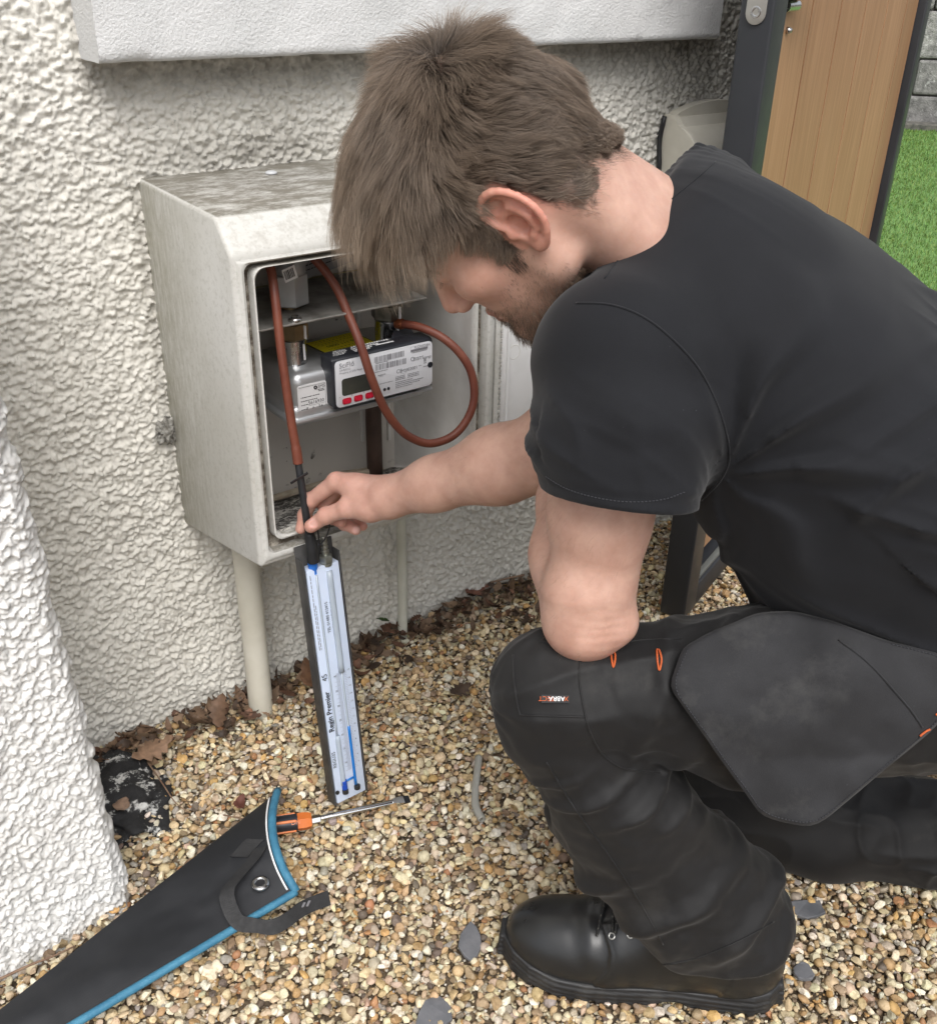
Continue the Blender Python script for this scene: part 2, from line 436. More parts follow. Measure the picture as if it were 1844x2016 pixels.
for reg, cell, r0, r1, zj, sd_, dn in (((-.35, 2.3, -.1, 1.34), .0098, .0036, .0084, .004, 1, 1.0), ((-.35, 2.3, -.1, 1.34), .0118, .0038, .0098, .009, 2, 1.0),
                                  ((-.2, 2.0, .05, 1.30), .075, .0085, .0125, .010, 4, .5),
                                  ((1.2, 3.3, .9, 2.2), .016, .007, .013, .010, 3, 1.0)):
    P, R = stones(reg, cell, r0, r1, zj, sd_, dn)
    if sd_ == 2: P[:, 2] += .005
    if sd_ == 3:
        q = P[:, 1] > 1.30; P, R = P[q | (P[:, 0] > 2.3)], R[q | (P[:, 0] > 2.3)]
    parts.append((P, R))
P = np.concatenate([p for p, _ in parts]); R = np.concatenate([r for _, r in parts])
V, F, C, npeb = build_stones(P, R, 5)
k = NT('pebble'); a = k.n('ShaderNodeAttribute', attribute_name='col'); v = k.coord()
c = k.mix(1., a.outputs['Color'], k.ramp(k.noise(v, 140, 5, .65), [(.28, (.55, .5, .42)), (.5, (1., 1., 1.)), (.75, (1.18, 1.16, 1.12))]), 'MULTIPLY')
c = k.mix(k.ramp(k.noise(v, 330, 3, .7), [(.60, 0.), (.72, .55)]), c, (.30, .19, .08))
k.set(Base_Color=c, Roughness=.58, Specular_IOR_Level=.35, Normal=k.bump(k.noise(v, 500, 3), .35, .001))
# fine grit between the stones
GP, GR = stones((-.35, 2.2, .05, 1.34), .0068, .0014, .0032, .007, 9, 1.0)
bm = bmesh.new(); bmesh.ops.create_icosphere(bm, subdivisions=1, radius=1); gs = np.array([q.co[:] for q in bm.verts]); gf = np.array([[q.index for q in f.verts] for f in bm.faces]); bm.free()
r = np.random.default_rng(77); n = len(GP); gv_ = gs[None]*(1+r.normal(0, .18, (n, 12, 1)))*GR[:, None, None]*np.array([1.2, 1., .7])+GP[:, None]
gC = np.repeat(PAL[r.choice(len(PAL), n, p=PWT)]*r.uniform(.5, 1.0, (n, 1)), 12, 0)
F = np.concatenate([F, (gf[None]+(np.arange(n)*12)[:, None, None]+len(V)).reshape(-1, 3)]); V = np.concatenate([V, gv_.reshape(-1, 3)]); C = np.concatenate([C, gC]); npeb = np.r_[npeb, np.zeros(len(gf)*n, bool)]
o = mesh_np('gravel', V, F, k.m, smooth=npeb, attrs={'col': C}); tag(o, 'mixed cream ochre and brown pea gravel', kind='stuff')
# ------------------------------------------------------------------ lawn and boundary wall beyond the gate
k = NT('artificial turf'); v = k.coord()
c = k.mix(k.noise(v, 6, 4), (.075, .16, .035), (.11, .22, .05)); c = k.mix(k.ramp(k.noise(v, 90, 3, .7), [(.4, 0.), (.65, 1.)]), c, (.18, .31, .085))
k.set(Base_Color=c, Roughness=.7); M_turf = k.m
lv = np.array([[2.5, .2, .003], [14, -6, .003], [14, 10, .003], [2.5, 10, .003]])
o = mesh_np('lawn', lv, np.array([[0, 1, 2, 3]]), M_turf, smooth=False); tag(o, kind='structure')
r = np.random.default_rng(3); n = 260000
gx = 2.6+8.2*r.random(n)**1.4; gy = 1.0+5.5*r.random(n)
P = np.stack([gx, gy, np.full(n, .003)], 1); px, py, z = proj(P)
P = P[(px > 1650) & (px < 1960) & (py > 200) & (py < 640) & (gx > 2.75)]; n = len(P)
a = r.uniform(0, 2*np.pi, n); h = r.uniform(.012, .024, n); wd = .0009+.00028*P[:, 0]
dx = np.stack([np.cos(a), np.sin(a), np.zeros(n)], 1); ln = np.stack([np.cos(a*3), np.sin(a*3), np.zeros(n)], 1)*(h*.5)[:, None]
V = np.stack([P-dx*wd[:, None], P+dx*wd[:, None], P+ln+np.array([0, 0, 1])*h[:, None]], 1).reshape(-1, 3)
gc = np.array([.105, .205, .045])*r.uniform(.6, 1.5, (n, 1))*np.array([1, 1, 1]); gc[:, 0] *= r.uniform(.8, 1.5, n)
o = mesh_np('grass', V, np.arange(3*n).reshape(-1, 3), attr_mat('grass blade', rough=.6), attrs={'col': np.repeat(gc, 3, 0)})
tag(o, 'bright green short turf beyond the gate', kind='stuff')
# stone wall
k = NT('old stone'); v = k.coord((1, 1, 1)); a = k.n('ShaderNodeAttribute', attribute_name='col')
c = k.mix(1., a.outputs['Color'], k.ramp(k.noise(v, 14, 6, .7), [(.3, .45), (.7, 1.35)]), 'MULTIPLY')
c = k.mix(k.ramp(k.noise(v, 9, 6, .75), [(.56, 0.), (.66, .8)]), c, (.62, .62, .60))
k.set(Base_Color=c, Roughness=.85, Normal=k.bump(k.noise(v, 30, 5, .7), .8, .02)); M_stone = k.m
A = np.array([7.80, 4.68, 0]); dW = unit([.65, -.76, 0]); nW = np.array([dW[1], -dW[0], 0]); nW = nW if nW@(A-CO) < 0 else -nW
parts = []; cl = []
rr = random.Random(4); zz = .0; row = 0
while zz < 1.42:
    hgt = rr.uniform(.2, .34); s = -2.2+rr.uniform(-.3, 0)
    while s < 3.2:
        ww_ = rr.uniform(.3, .62); bm = bmesh.new()
        R3 = Matrix((dW, nW, (0, 0, 1))).transposed()
        box(bm, A+dW*(s+ww_/2)-nW*.1+np.array([0, 0, zz+hgt/2]), (ww_-.012, .24+rr.uniform(-.02, .03), hgt-.012), R3, .02, 2)
        vv = np.array([q.co[:] for q in bm.verts]); vv += .012*fbm(vv*7, 2, row)[:, None]*nW
        f4 = [np.array([[q.index for q in f.verts] for f in bm.faces if len(f.verts) == 4])]; f3 = [[q.index for q in f.verts] for f in bm.faces if len(f.verts) == 3]
        if f3: f4.append(np.array(f3))
        parts.append((vv, f4)); g_ = rr.uniform(.16, .34); cl.append(np.tile([g_, g_*.97, g_*.93], (len(vv), 1))); bm.free(); s += ww_
    zz += hgt; row += 1
V, F = join_vf(parts)
bw = thing('boundary_wall', 'old grey stone boundary wall behind the green turf', 'stone wall', A)
body = mesh_np('stonework', V, F, M_stone, smooth=False, attrs={'col': np.concatenate(cl)})
bm = bmesh.new(); box(bm, A+dW*.5-nW*.16+np.array([0, 0, .7]), (5.6, .2, 1.38), R3); core = bm_obj('mortar', bm, pm('mortar', (.42, .41, .38), (.3, .29, .27), 8, .9))
bm = bmesh.new()
for q in range(8): box(bm, A+dW*(-2.1+q*.72)-nW*.1+np.array([0, 0, zz+.05]), (.70, .34, .09), R3, .02)
cap = bm_obj('coping', bm, pm('coping', (.5, .5, .49), (.33, .33, .32), 6, .9))
adopt(bw, body, core, cap)
bm = bmesh.new(); box(bm, A+dW*.5+nW*.12+np.array([0, 0, .02]), (5.6, .16, .06), R3, .01); 
o = bm_obj('bed_edging', bm, pm('dark edging', (.05, .05, .045), (.15, .14, .12), 20, .9)); tag(o, 'dark edging strip along the foot of the stone boundary wall', 'edging')

# ------------------------------------------------------------------ utility hood on the wall, far right
M_pvc = pm('weathered beige plastic', (.66, .63, .55), (.56, .53, .45), 14, .5, bump=.08, bscale=260)
hx0, hx1 = 1.400, 1.62; hz1, hz0 = .880, .58
hood = thing('meter_hood', 'beige plastic quarter round hood fixed to the roughcast wall beside the black gate post', 'meter hood', (hx0, YW, hz0))
pts = [(YW-.01, hz1), (YW-.035, hz1)]+[(YW-.035-.075*math.sin(t), hz1-.015-.10*(1-math.cos(t))) for t in np.linspace(.1, 1.57, 10)]+[(YW-.11, hz0), (YW-.01, hz0)]
bm = bmesh.new(); prism(bm, [(hx0+.008, y, z) for y, z in pts], (hx1-hx0-.016, 0, 0)); body = bm_obj('hood_shell', bm, M_pvc, smooth=True, auto=30)
ends = []
for xx in (hx0-.001, hx1-.009):
    bm = bmesh.new(); prism(bm, [(xx, YW+(y-YW)*1.04, z+(.004 if z > hz0+.05 else 0)) for y, z in pts], (.012, 0, 0), .002); ends.append(bm_obj('end_cheek', bm, M_pvc, smooth=True, auto=30))
arc = [(hx0+(hx1-hx0)*q, YW-.012, hz1+.022*math.sin(math.pi*q)**.7) for q in np.linspace(0, 1, 14)]
bm = bmesh.new(); prism(bm, arc, (0, -.02, 0)); bk = bm_obj('back_plate', bm, M_pvc)
bm = bmesh.new(); box(bm, (hx0-.002, YW-.05, hz1-.10), (.004, .016, .05), None, .0015); vent = bm_obj('clip_slot', bm, M_pvc)
V, F = tube_vf(np.array([(hx0-.004, YW-.012-.003*math.sin(q*20), hz0+(hz1-hz0)*q) for q in np.linspace(0, 1, 24)]), .0045, 6)
sealm = mesh_np('sealant', V, F, pm('black mastic', (.02, .02, .022), None, 5, .5))
adopt(hood, body, *ends, bk, vent, sealm)

# ------------------------------------------------------------------ gas meter cabinet
k = NT('aged white cabinet'); v = k.coord(); geo = k.n('ShaderNodeNewGeometry'); sx = k.n('ShaderNodeSeparateXYZ'); k.l(geo.outputs['Normal'], sx.inputs[0])
base = k.mix(k.ramp(k.noise(v, 7, 4), [(.35, 0.), (.7, 1.)]), (.60, .595, .568), (.51, .50, .46))
speck = k.ramp(k.noise(v, 150, 5, .7), [(.50, 0.), (.70, .55)])
base = k.mix(speck, base, (.36, .35, .31))
up = k.ramp(sx.outputs['Z'], [(.80, 0.), (.93, 1.)])
moss = k.math('MULTIPLY', up, k.ramp(k.noise(k.coord((.55, 1, 1)), 40, 8, .78), [(.36, .12), (.56, .92)]))
base = k.mix(moss, base, (.155, .14, .11))
upc = k.ramp(sx.outputs['Z'], [(.35, 0.), (.5, 1.), (.78, 1.), (.85, 0.)])
ck = k.math('MULTIPLY', upc, k.ramp(k.noise(v, 60, 6, .7), [(.48, 0.), (.66, .6)])); base = k.mix(ck, base, (.37, .35, .31))
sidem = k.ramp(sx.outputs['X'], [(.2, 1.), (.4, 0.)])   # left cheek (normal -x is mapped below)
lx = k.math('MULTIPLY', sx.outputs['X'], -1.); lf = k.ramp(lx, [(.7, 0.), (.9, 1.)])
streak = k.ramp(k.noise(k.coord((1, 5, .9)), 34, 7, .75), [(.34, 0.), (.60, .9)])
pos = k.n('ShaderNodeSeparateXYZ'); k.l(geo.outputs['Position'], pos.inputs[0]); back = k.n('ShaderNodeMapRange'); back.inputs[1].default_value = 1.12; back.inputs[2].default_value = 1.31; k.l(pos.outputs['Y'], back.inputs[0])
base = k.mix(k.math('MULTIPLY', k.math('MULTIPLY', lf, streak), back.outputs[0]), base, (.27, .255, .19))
k.set(Base_Color=base, Roughness=.52, Specular_IOR_Level=.4, Normal=k.bump(k.noise(v, 380, 3), .12, .0008)); M_cab = k.m
M_inner = pm('dusty inner plastic', (.74, .73, .70), (.60, .585, .55), 16, .6, bump=.1, bscale=180)
k = NT('cabinet back board'); v = k.coord()
c = k.mix(k.noise(v, 10, 4), (.64, .61, .56), (.54, .51, .465))
bl = k.ramp(k.noise(v, 48, 5, .6), [(.62, 0.), (.68, .9)]); zn = k.ramp(k.noise(v, 9, 2), [(.50, 0.), (.60, 1.)])
c = k.mix(k.math('MULTIPLY', bl, zn), c, (.06, .05, .04)); k.set(Base_Color=c, Roughness=.7); M_back = k.m
k = NT('dirty seal groove'); v = k.coord(); c = k.mix(k.ramp(k.noise(v, 75, 6, .7), [(.42, 0.), (.6, 1.)]), (.10, .08, .06), (.36, .33, .28)); k.set(Base_Color=c, Roughness=.9, Normal=k.bump(k.noise(v, 160, 4), .8, .003)); M_groove = k.m
X0, X1, Z0, Z1, YF = .456, .838, .4135, .822, 1.048
cab = thing('meter_cabinet', 'weathered white wall mounted gas meter cabinet standing open below the sill', 'meter cabinet', (.65, YW, .354))
bm = bmesh.new()
prof = [(YW+.01, .354), (YF, Z0), (YF, Z1), (1.083, .860), (YW+.01, .8645)]
prism(bm, [(X0, y, z) for y, z in prof], (X1-X0, 0, 0), .006, 3)
bm.faces.ensure_lookup_table()
bm.normal_update(); ff = [f for f in bm.faces if abs(f.normal.y) > .99 and f.calc_center_median().y < YF+.002 and f.calc_area() > .05]
fb = [f for f in bm.faces if abs(f.normal.y) > .99 and f.calc_center_median().y > YW and f.calc_area() > .05]
bmesh.ops.delete(bm, geom=ff+fb, context='FACES')
shell = bm_obj('shell', bm, M_cab, smooth=True, auto=35)
def rrect(ox, y, rad, n=6):
    x0, x1, z0, z1 = ox; out = []
    for cx_, cz_, a0 in ((x1-rad, z1-rad, 0), (x0+rad, z1-rad, 90), (x0+rad, z0+rad, 180), (x1-rad, z0+rad, 270)):
        for q in range(n):
            t = math.radians(a0+90*q/(n-1)); out.append((cx_+rad*math.cos(t), y, cz_+rad*math.sin(t)))
    return out
OUT = np.array([X0+.006, X1-.006, Z0+.006, Z1-.006]); INN = np.array([.483, .800, .452, .8045])
def lerp_r(t): return OUT+(INN-OUT)*t
def loops_obj(name, loops, mat, parent=None, capback=False):
    bm = bmesh.new(); rings = [[bm.verts.new(p) for p in L] for L in loops]; n = len(rings[0])
    for a, b in zip(rings, rings[1:]):
        for i in range(n): bm.faces.new((a[i], a[(i+1) % n], b[(i+1) % n], b[i]))
    if capback: bm.faces.new(rings[-1])
    return bm_obj(name, bm, mat, smooth=True, auto=50)
front = loops_obj('front_rim', [rrect(lerp_r(0), YF, .0005), rrect(lerp_r(.05), YF-.002, .004), rrect(lerp_r(.2), YF-.0045, .008), rrect(lerp_r(.36), YF-.003, .010), rrect(lerp_r(.42), YF+.004, .010), rrect(lerp_r(.44), YF+.010, .010)], M_cab)
groove = loops_obj('seal_groove', [rrect(lerp_r(.44), YF+.010, .010), rrect(lerp_r(.5), YF+.012, .011), rrect(lerp_r(.84), YF+.012, .012), rrect(lerp_r(.86), YF+.009, .013)], M_groove)
bead = loops_obj('inner_bead', [rrect(lerp_r(.84), YF+.011, .012), rrect(lerp_r(.86), YF-.002, .013), rrect(lerp_r(.93), YF-.003, .014), rrect(lerp_r(1.0), YF-.001, .016), rrect(lerp_r(1.02), YF+.008, .016)], M_cab)
inner = loops_obj('lining', [rrect(lerp_r(1.02), YF+.008, .016), rrect(lerp_r(.86)-np.array([0, 0, .018, 0]), YF+.05, .014), rrect(lerp_r(.86)-np.array([0, 0, .072, 0]), YW-.045, .006)], M_inner)
bm = bmesh.new(); q = lerp_r(.9); vs = [bm.verts.new(p) for p in ((q[0]-.01, YW-.046, .372), (q[1]+.01, YW-.046, .372), (q[1], YW-.046, q[3]+.01), (q[0], YW-.046, q[3]+.01))]; bm.faces.new(vs)
backb = bm_obj('back_board', bm, M_back)
# floor litter ridge, rib and small moulding lines inside
bm = bmesh.new(); box(bm, (.742, YW-.05, .56), (.004, .006, .24)); box(bm, (.792, YW-.05, .56), (.004, .006, .26))
ribs = bm_obj('moulded_rib', bm, M_inner)
k = NT('gritty cabinet floor'); v = k.coord(); c = k.mix(k.ramp(k.math('ADD', k.noise(v, 150, 5, .75), k.math('MULTIPLY', k.ramp(k.noise(v, 14, 3), [(.4, 0.), (.6, 1.)]), -.16)), [(.36, 0.), (.44, 1.)]), (.05, .045, .04), (.50, .48, .44)); k.set(Base_Color=c, Roughness=.95)
q = lerp_r(1.0); bm = bmesh.new(); prism(bm, [(q[0]+.001, 1.060, .4535), (q[1]-.001, 1.060, .4535), (q[1]-.001, YW-.047, .377), (q[0]+.001, YW-.047, .377)], (0, 0, -.004)); floor_ = bm_obj('gritty_floor', bm, k.m)
bm = bmesh.new(); box(bm, (.585, 1.250, .392), (.20, .010, .008), None, .002); box(bm, (.725, 1.235, .400), (.075, .012, .010), Matrix.Rotation(.15, 3, 'Y'), .002); lath = bm_obj('broken_lath', bm, pm('pale plywood', (.50, .44, .35), (.36, .30, .22), 60, .8))
bm = bmesh.new(); lathe(bm, [(.0001, .0), (.008, .0), (.008, .002), (.005, .0035), (.0001, .004)], 20, Matrix.Translation((.615, 1.255, .8635)), cap=False); scap = bm_obj('screw_cap', bm, pm('screw cap', (.50, .51, .52), None, 5, .4), smooth=True)
# loose insects nest / web beside the shell
# open door, folded right back on its hinge
M_door = pm('bright white door', (.78, .78, .78), (.68, .68, .67), 20, .5, bump=.06, bscale=220, lo=.5, hi=.8)
DX0 = .858
bm = bmesh.new(); box(bm, (DX0+.155, YF+.018, .628), (.310, .014, .372), None, .005, 3); door = bm_obj('door', bm, M_door, smooth=True, auto=40)
def ring(c, r, t, mat, name, n=32):
    pts = [(c[0]+r*math.cos(a), c[1], c[2]+r*math.sin(a)) for a in np.linspace(0, 2*np.pi, n+1)]
    V, F = tube_vf(np.array(pts), t, 6, False); return mesh_np(name, V, F, mat)
dcirc = ring((.881, YF+.0112, .622), .0105, .0007, M_inner, 'moulded_circle')
bm = bmesh.new(); prism(bm, [(.866, YF+.0105, .45), (.870, YF+.0105, .45), (.870, YF+.0105, .805), (.866, YF+.0105, .805)], (0, -.004, 0), .001); dl = bm_obj('door_lip', bm, M_door)
bm = bmesh.new()
for q in range(46): box(bm, (.851, YF+.012, .452+q*.0078), (.0085, .010, .0052), Matrix.Rotation(.5, 3, 'Y'), .001)
hinge = bm_obj('hinge', bm, pm('grimy hinge', (.62, .6, .55), (.22, .2, .17), 90, .7))
bm = bmesh.new(); box(bm, (.8435, YF+.012, .628), (.008, .022, .37), None, .002); hpl = bm_obj('hinge_leaf', bm, M_cab)
for a_, b_ in ((dcirc, door), (dl, door)): a_.parent = b_
adopt(cab, shell, front, groove, bead, inner, backb, ribs, floor_, lath, scap, door, hinge, hpl)
dd = [thing]  # (keeps names short below)

# pipes ------------------------------------------------------------------
M_pipe = pm('cream painted pipe', (.66, .635, .55), (.56, .535, .45), 12, .5, bump=.15, bscale=90)
def pipe(name, x, y, r, z1, label, mat=None):
    root = thing(name, label, 'pipe', (x, y, 0))
    zs = np.linspace(-.01, z1, 40); P_ = np.stack([x+.0012*np.sin(zs*9), y+0*zs, zs], 1)
    o = tube('pipe_run', P_, r*(1+.015*np.sin(zs*35)), mat or M_pipe, n=28); parts = [o]
    return root, parts
cxl = (pl(455, 1100, 1, 1.242)[0]+pl(506, 1100, 1, 1.242)[0])/2+.003
root, pp = pipe('service_pipe', cxl, 1.245, .0195, .392, 'thick cream service pipe rising from the leaves to the cabinet underside')
adopt(root, *pp)
cxr = pl(789, 1100, 1, 1.285)[0]
root, pp = pipe('conduit_pipe', cxr, 1.283, .0088, .372, 'thin grey green conduit pipe below the right side of the cabinet', pm('grey green conduit', (.62, .62, .54), (.52, .52, .44), 20, .5))
adopt(root, *pp)
M_brown = pm('brown painted pipe', (.055, .03, .022), (.09, .055, .04), 30, .45)
o = tube('outlet_pipe', [(.747, 1.232, z) for z in np.linspace(.392, .63, 12)], .0125, M_brown, n=20); tag(o, 'dark brown outlet pipe inside the cabinet below the meter', 'pipe')

# ------------------------------------------------------------------ gas meter
M_steel = pm('zinc plated steel', (.58, .59, .60), (.46, .47, .48), 12, .36, .75, bump=.05, bscale=100)
M_chrome = pm('turned steel', (.62, .62, .62), (.5, .5, .5), 40, .22, 1.0)
M_brass = pm('dull brass', (.36, .27, .16), (.28, .20, .11), 40, .38, .9)
M_black = pm('black moulding', (.018, .02, .026), (.024, .026, .032), 20, .38)
M_face = pm('silver white fascia', (.72, .73, .76), (.68, .69, .72), 30, .4)
M_ink = pm('black ink', (.012, .012, .014), None, 5, .6)
M_grey = pm('grey ink', (.22, .22, .24), None, 5, .6)
M_white = pm('white print', (.82, .82, .82), None, 5, .6)
M_paper = pm('paper label', (.80, .80, .80), (.75, .75, .76), 20, .5)
meter = thing('gas_meter', 'steel gas meter with black and white index housing and red buttons, hung in the cabinet', 'gas meter', (.66, 1.15, .58))
def rbox_obj(name, c, s, bev, mat, seg=4, taper=None):
    bm = bmesh.new(); box(bm, c, s, None, bev, seg)
    return bm_obj(name, bm, mat, smooth=True, auto=40)
case_ = rbox_obj('case', (.652, 1.167, .611), (.206, .123, .063), .016, M_steel, 5)
lower = rbox_obj('lower_case', (.652, 1.167, .583), (.210, .127, .030), .008, M_steel, 3)
bm = bmesh.new(); box(bm, (.652, 1.167, .5795), (.226, .142, .006), None, .0025, 2); seam = bm_obj('seam_flange', bm, M_steel, smooth=True, auto=40)
PX = (.577, .724); PY = 1.15
def hexprof(bm, c, r, z0, z1, ch=.002, rot=.2):
    lathe(bm, [(r-ch, z0), (r, z0+ch), (r, z1-ch), (r-ch, z1)], 6, Matrix.Translation(c) @ Matrix.Rotation(rot, 4, 'Z'))
cols = []
for i_, x_ in enumerate(PX):
    bm = bmesh.new(); lathe(bm, [(.024, .636), (.019, .640), (.0175, .644), (.0175, .672), (.018, .6735), (.018, .675)], 32, Matrix.Translation((x_, PY, 0)))
    cols.append(bm_obj('port', bm, M_chrome, smooth=True, auto=40))
    bm = bmesh.new(); hexprof(bm, (x_, PY, 0), .0225, .676, .699); lathe(bm, [(.015, .699), (.0145, .709), (.012, .709), (.012, .726)], 24, Matrix.Translation((x_, PY, 0)))
    cols.append(bm_obj('union_nut', bm, M_brass if i_ == 0 else pm('dark brass', (.10, .10, .08), (.2, .19, .16), 30, .35, .9), smooth=True, auto=30))
    bm = bmesh.new(); dx_, dy_ = .0085, -.0172
    box(bm, (x_+dx_*1.0, PY+dy_*1.08-.0012, .687), (.0028, .004, .018), None, .0008); box(bm, (x_+dx_*.9, PY+dy_*.95+.0002, .659), (.0028, .002, .022), None, .0008)
    cols.append(bm_obj('paint_mark', bm, M_white))
FY = 1.085
FX0, FX1, FZ0, FZ1 = .602, .755, .592, .656
# index housing : side profile extruded, with a raised shoulder to the right
def zprof(x): return .0
bm = bmesh.new()
hp = [(FY+.0015, FZ0-.003), (FY+.0015, FZ1+.001), (FY+.006, FZ1+.004), (1.118, .6600), (1.118, FZ0+.004)]
prism(bm, [(FX0-.0035, y, z) for y, z in hp], (FX1-FX0+.006, 0, 0), .0025, 2)
prism(bm, [(.706, 1.112, .640), (.706, 1.112, .659), (.721, 1.130, .6605), (.748, 1.150, .6605), (.757, 1.150, .6605), (.757, 1.112, .640)], (0, 0, .002), .0005)
hous = bm_obj('index_housing', bm, M_black, smooth=True, auto=40)
bm = bmesh.new(); fr = rrect((FX0, FX1, FZ0, FZ1), FY+.0015, .005); prism(bm, fr, (0, -.0022, 0), .0006, 2); face = bm_obj('fascia', bm, M_face, smooth=True, auto=40)
def fz(u, v, d=.0012): return np.array([FX0+(FX1-FX0)*u, FY-d, FZ0+(FZ1-FZ0)*v])
def fuv(zx, zy):      # position in the zoomed face picture -> fraction of the face
    b = [(190, 600), (1625, 280), (1630, 920), (225, 1285)]; u_ = (zx-205)/(1628-205); yt = 600-320*u_; yb = 1285-365*u_
    return u_, 1-(zy-yt)/(yb-yt)
XD, ZD = np.array([1., 0, 0]), np.array([0, 0, 1.]); YN = np.array([0, -1., 0])
def plate(name, u0, u1, v0, v1, mat, d0=.0009, d1=.0014, rad=.002):
    bm = bmesh.new(); a_, b_ = fz(u0, v0), fz(u1, v1); prism(bm, rrect((a_[0], b_[0], a_[2], b_[2]), FY-d0, rad), (0, -(d1-d0), 0)); return bm_obj(name, bm, mat)
lcd = plate('display', .055, .368, .235, .61, pm('grey display glass', (.06, .062, .05), (.045, .046, .04), 30, .12, spec=.6), .0007, .0011, .004)
btns = []
for u_ in (.098, .213, .328):
    bm = bmesh.new(); c_ = fz(u_, .115); prism(bm, rrect((c_[0]-.0068, c_[0]+.0068, c_[2]-.0042, c_[2]+.0042), FY-.0006, .0026), (0, -.0012, 0), .0004)
    rim_ = bm_obj('button', bm, pm('red button', (.42, .012, .03), None, 5, .32))
    bm = bmesh.new(); prism(bm, rrect((c_[0]-.0050, c_[0]+.0050, c_[2]-.0027, c_[2]+.0027), FY-.0018, .0014), (0, -.0016, 0), .0010, 2); cap_ = bm_obj('button_cap', bm, pm('red button cap', (.60, .02, .05), None, 5, .22), smooth=True, auto=40); cap_.parent = rim_; btns.append(rim_)
bm = bmesh.new()
bm.free(); eyes_ = []
for u_, v_, r_, nm_ in ((.485, .16, .0022, 'optical_port'), (.525, .16, .0022, 'optical_port'), (.976, .47, .0042, 'fascia_notch')):
    bm = bmesh.new(); lathe(bm, [(r_, 0), (r_, .0006)], 18, Matrix.Translation(fz(u_, v_, .0008)) @ Matrix.Rotation(math.pi/2, 4, 'X')); eyes_.append(bm_obj(nm_, bm, M_black))
T = []
def ft(s, zx, zy, h, al='LEFT'): T.append((s, h, fz(*fuv(zx, zy)), XD, ZD, al))
ft('SciFlo', 255, 688, .0098); ft('®', 437, 605, .004); ft('G4-RJ02V2', 255, 735, .0038); ft('Property of SMS Meter Assets', 260, 775, .0037)
ft('M23', 1150, 745, .0060); ft('02001', 1245, 722, .0066); ft('CE', 1072, 765, .0078); ft('2023', 820, 815, .0032)
ft('FLONIDAN', 1350, 400, .0052); ft('smart energy', 1335, 577, .0056); ft('A', 240, 1130, .0028); ft('B', 412, 1090, .0028); ft('C', 580, 1050, .0028)
pr = text_mesh(T, 'printing', M_grey, None)
def bars(items, name, mat):        # items (u0,u1,v0,v1)
    return mesh_np(name, *join_vf([quad_vf(fz(a, c_), fz(b, c_)-fz(a, c_), fz(a, d_)-fz(a, c_)) for a, b, c_, d_ in items]), mat, smooth=False)
rr = random.Random(8); it = []
for u0, u1, v0, v1 in ((.385, .695, .80, .93), (.395, .715, .625, .755)):
    u_ = u0
    while u_ < u1:
        w_ = rr.choice((.002, .003, .005)); it.append((u_, u_+w_, v0, v1)); u_ += w_+rr.choice((.002, .003, .005, .007))
it += [(.765, .948, .855, .86), (.765, .948, .965, .968), (.765, .767, .855, .968), (.946, .948, .855, .968), (.767, .946, .86, .905)]
it += [(.66, .662, .42, .50), (.715, .717, .42, .50), (.66, .717, .42, .424), (.66, .717, .498, .502)]
def dashes(u0, u1, v, h, seed):
    q = random.Random(seed); u_ = u0; out = []
    while u_ < u1:
        w_ = q.uniform(.004, .018); out.append((u_, min(u_+w_, u1), v, v+h)); u_ += w_+.004
    return out
for j, (u0, u1, v) in enumerate(((.39, .52, .585), (.40, .53, .775), (.42, .50, .50), (.43, .57, .30), (.60, .70, .37), (.60, .70, .335), (.60, .70, .30), (.73, .85, .37), (.73, .85, .335), (.73, .85, .30),
        (.60, .78, .245), (.60, .90, .205), (.60, .86, .165), (.60, .78, .125), (.78, .94, .825), (.80, .90, .70), (.85, .88, .50), (.90, .95, .455))): it += dashes(u0, u1, v, .016, j)
it += [(.902, .934, .645, .65), (.907, .911, .57, .645), (.925, .929, .57, .645), (.907, .929, .57, .575), (.904, .932, .535, .55), (.913, .917, .58, .64), (.919, .923, .58, .64)]
bc = bars(it, 'barcode_print', M_grey)
sw_ = ring(fz(.783, .70, .0014), .0026, .0003, M_grey, 'energy_emblem', 20)
# black housing top print
HT = lambda u_, s_: np.array([FX0+(FX1-FX0)*u_, FY+.007+(1.116-FY-.007)*s_, FZ1+.0046+(.6606-FZ1-.004)*s_])
YT = unit(HT(0, 1)-HT(0, 0)); items = []
for j, (u_, u2, s_, h_) in enumerate(((.03, .12, .16, .002), (.045, .15, .32, .002), (.055, .18, .48, .002), (.07, .19, .64, .002))): 
    q = random.Random(50+j); x_ = u_
    while x_ < u2:
        w_ = q.uniform(.005, .02); items.append(quad_vf(HT(x_, s_), HT(x_+w_, s_)-HT(x_, s_), YT*h_*.8)); x_ += w_+.006
for j, (u_, u2, s_, h_) in enumerate(((.24, .38, .10, .0032), (.24, .42, .27, .0034), (.24, .50, .47, .0036), (.26, .62, .70, .0040))):
    q = random.Random(70+j); x_ = u_
    while x_ < u2:
        w_ = q.uniform(.012, .026); items.append(quad_vf(HT(x_, s_), HT(x_+w_, s_)-HT(x_, s_), YT*h_)); x_ += w_+.008
items.append(quad_vf(HT(.47, .30), HT(.66, .30)-HT(.47, .30), YT*.0036))
tp = mesh_np('housing_print', *join_vf(items), M_white, smooth=False)
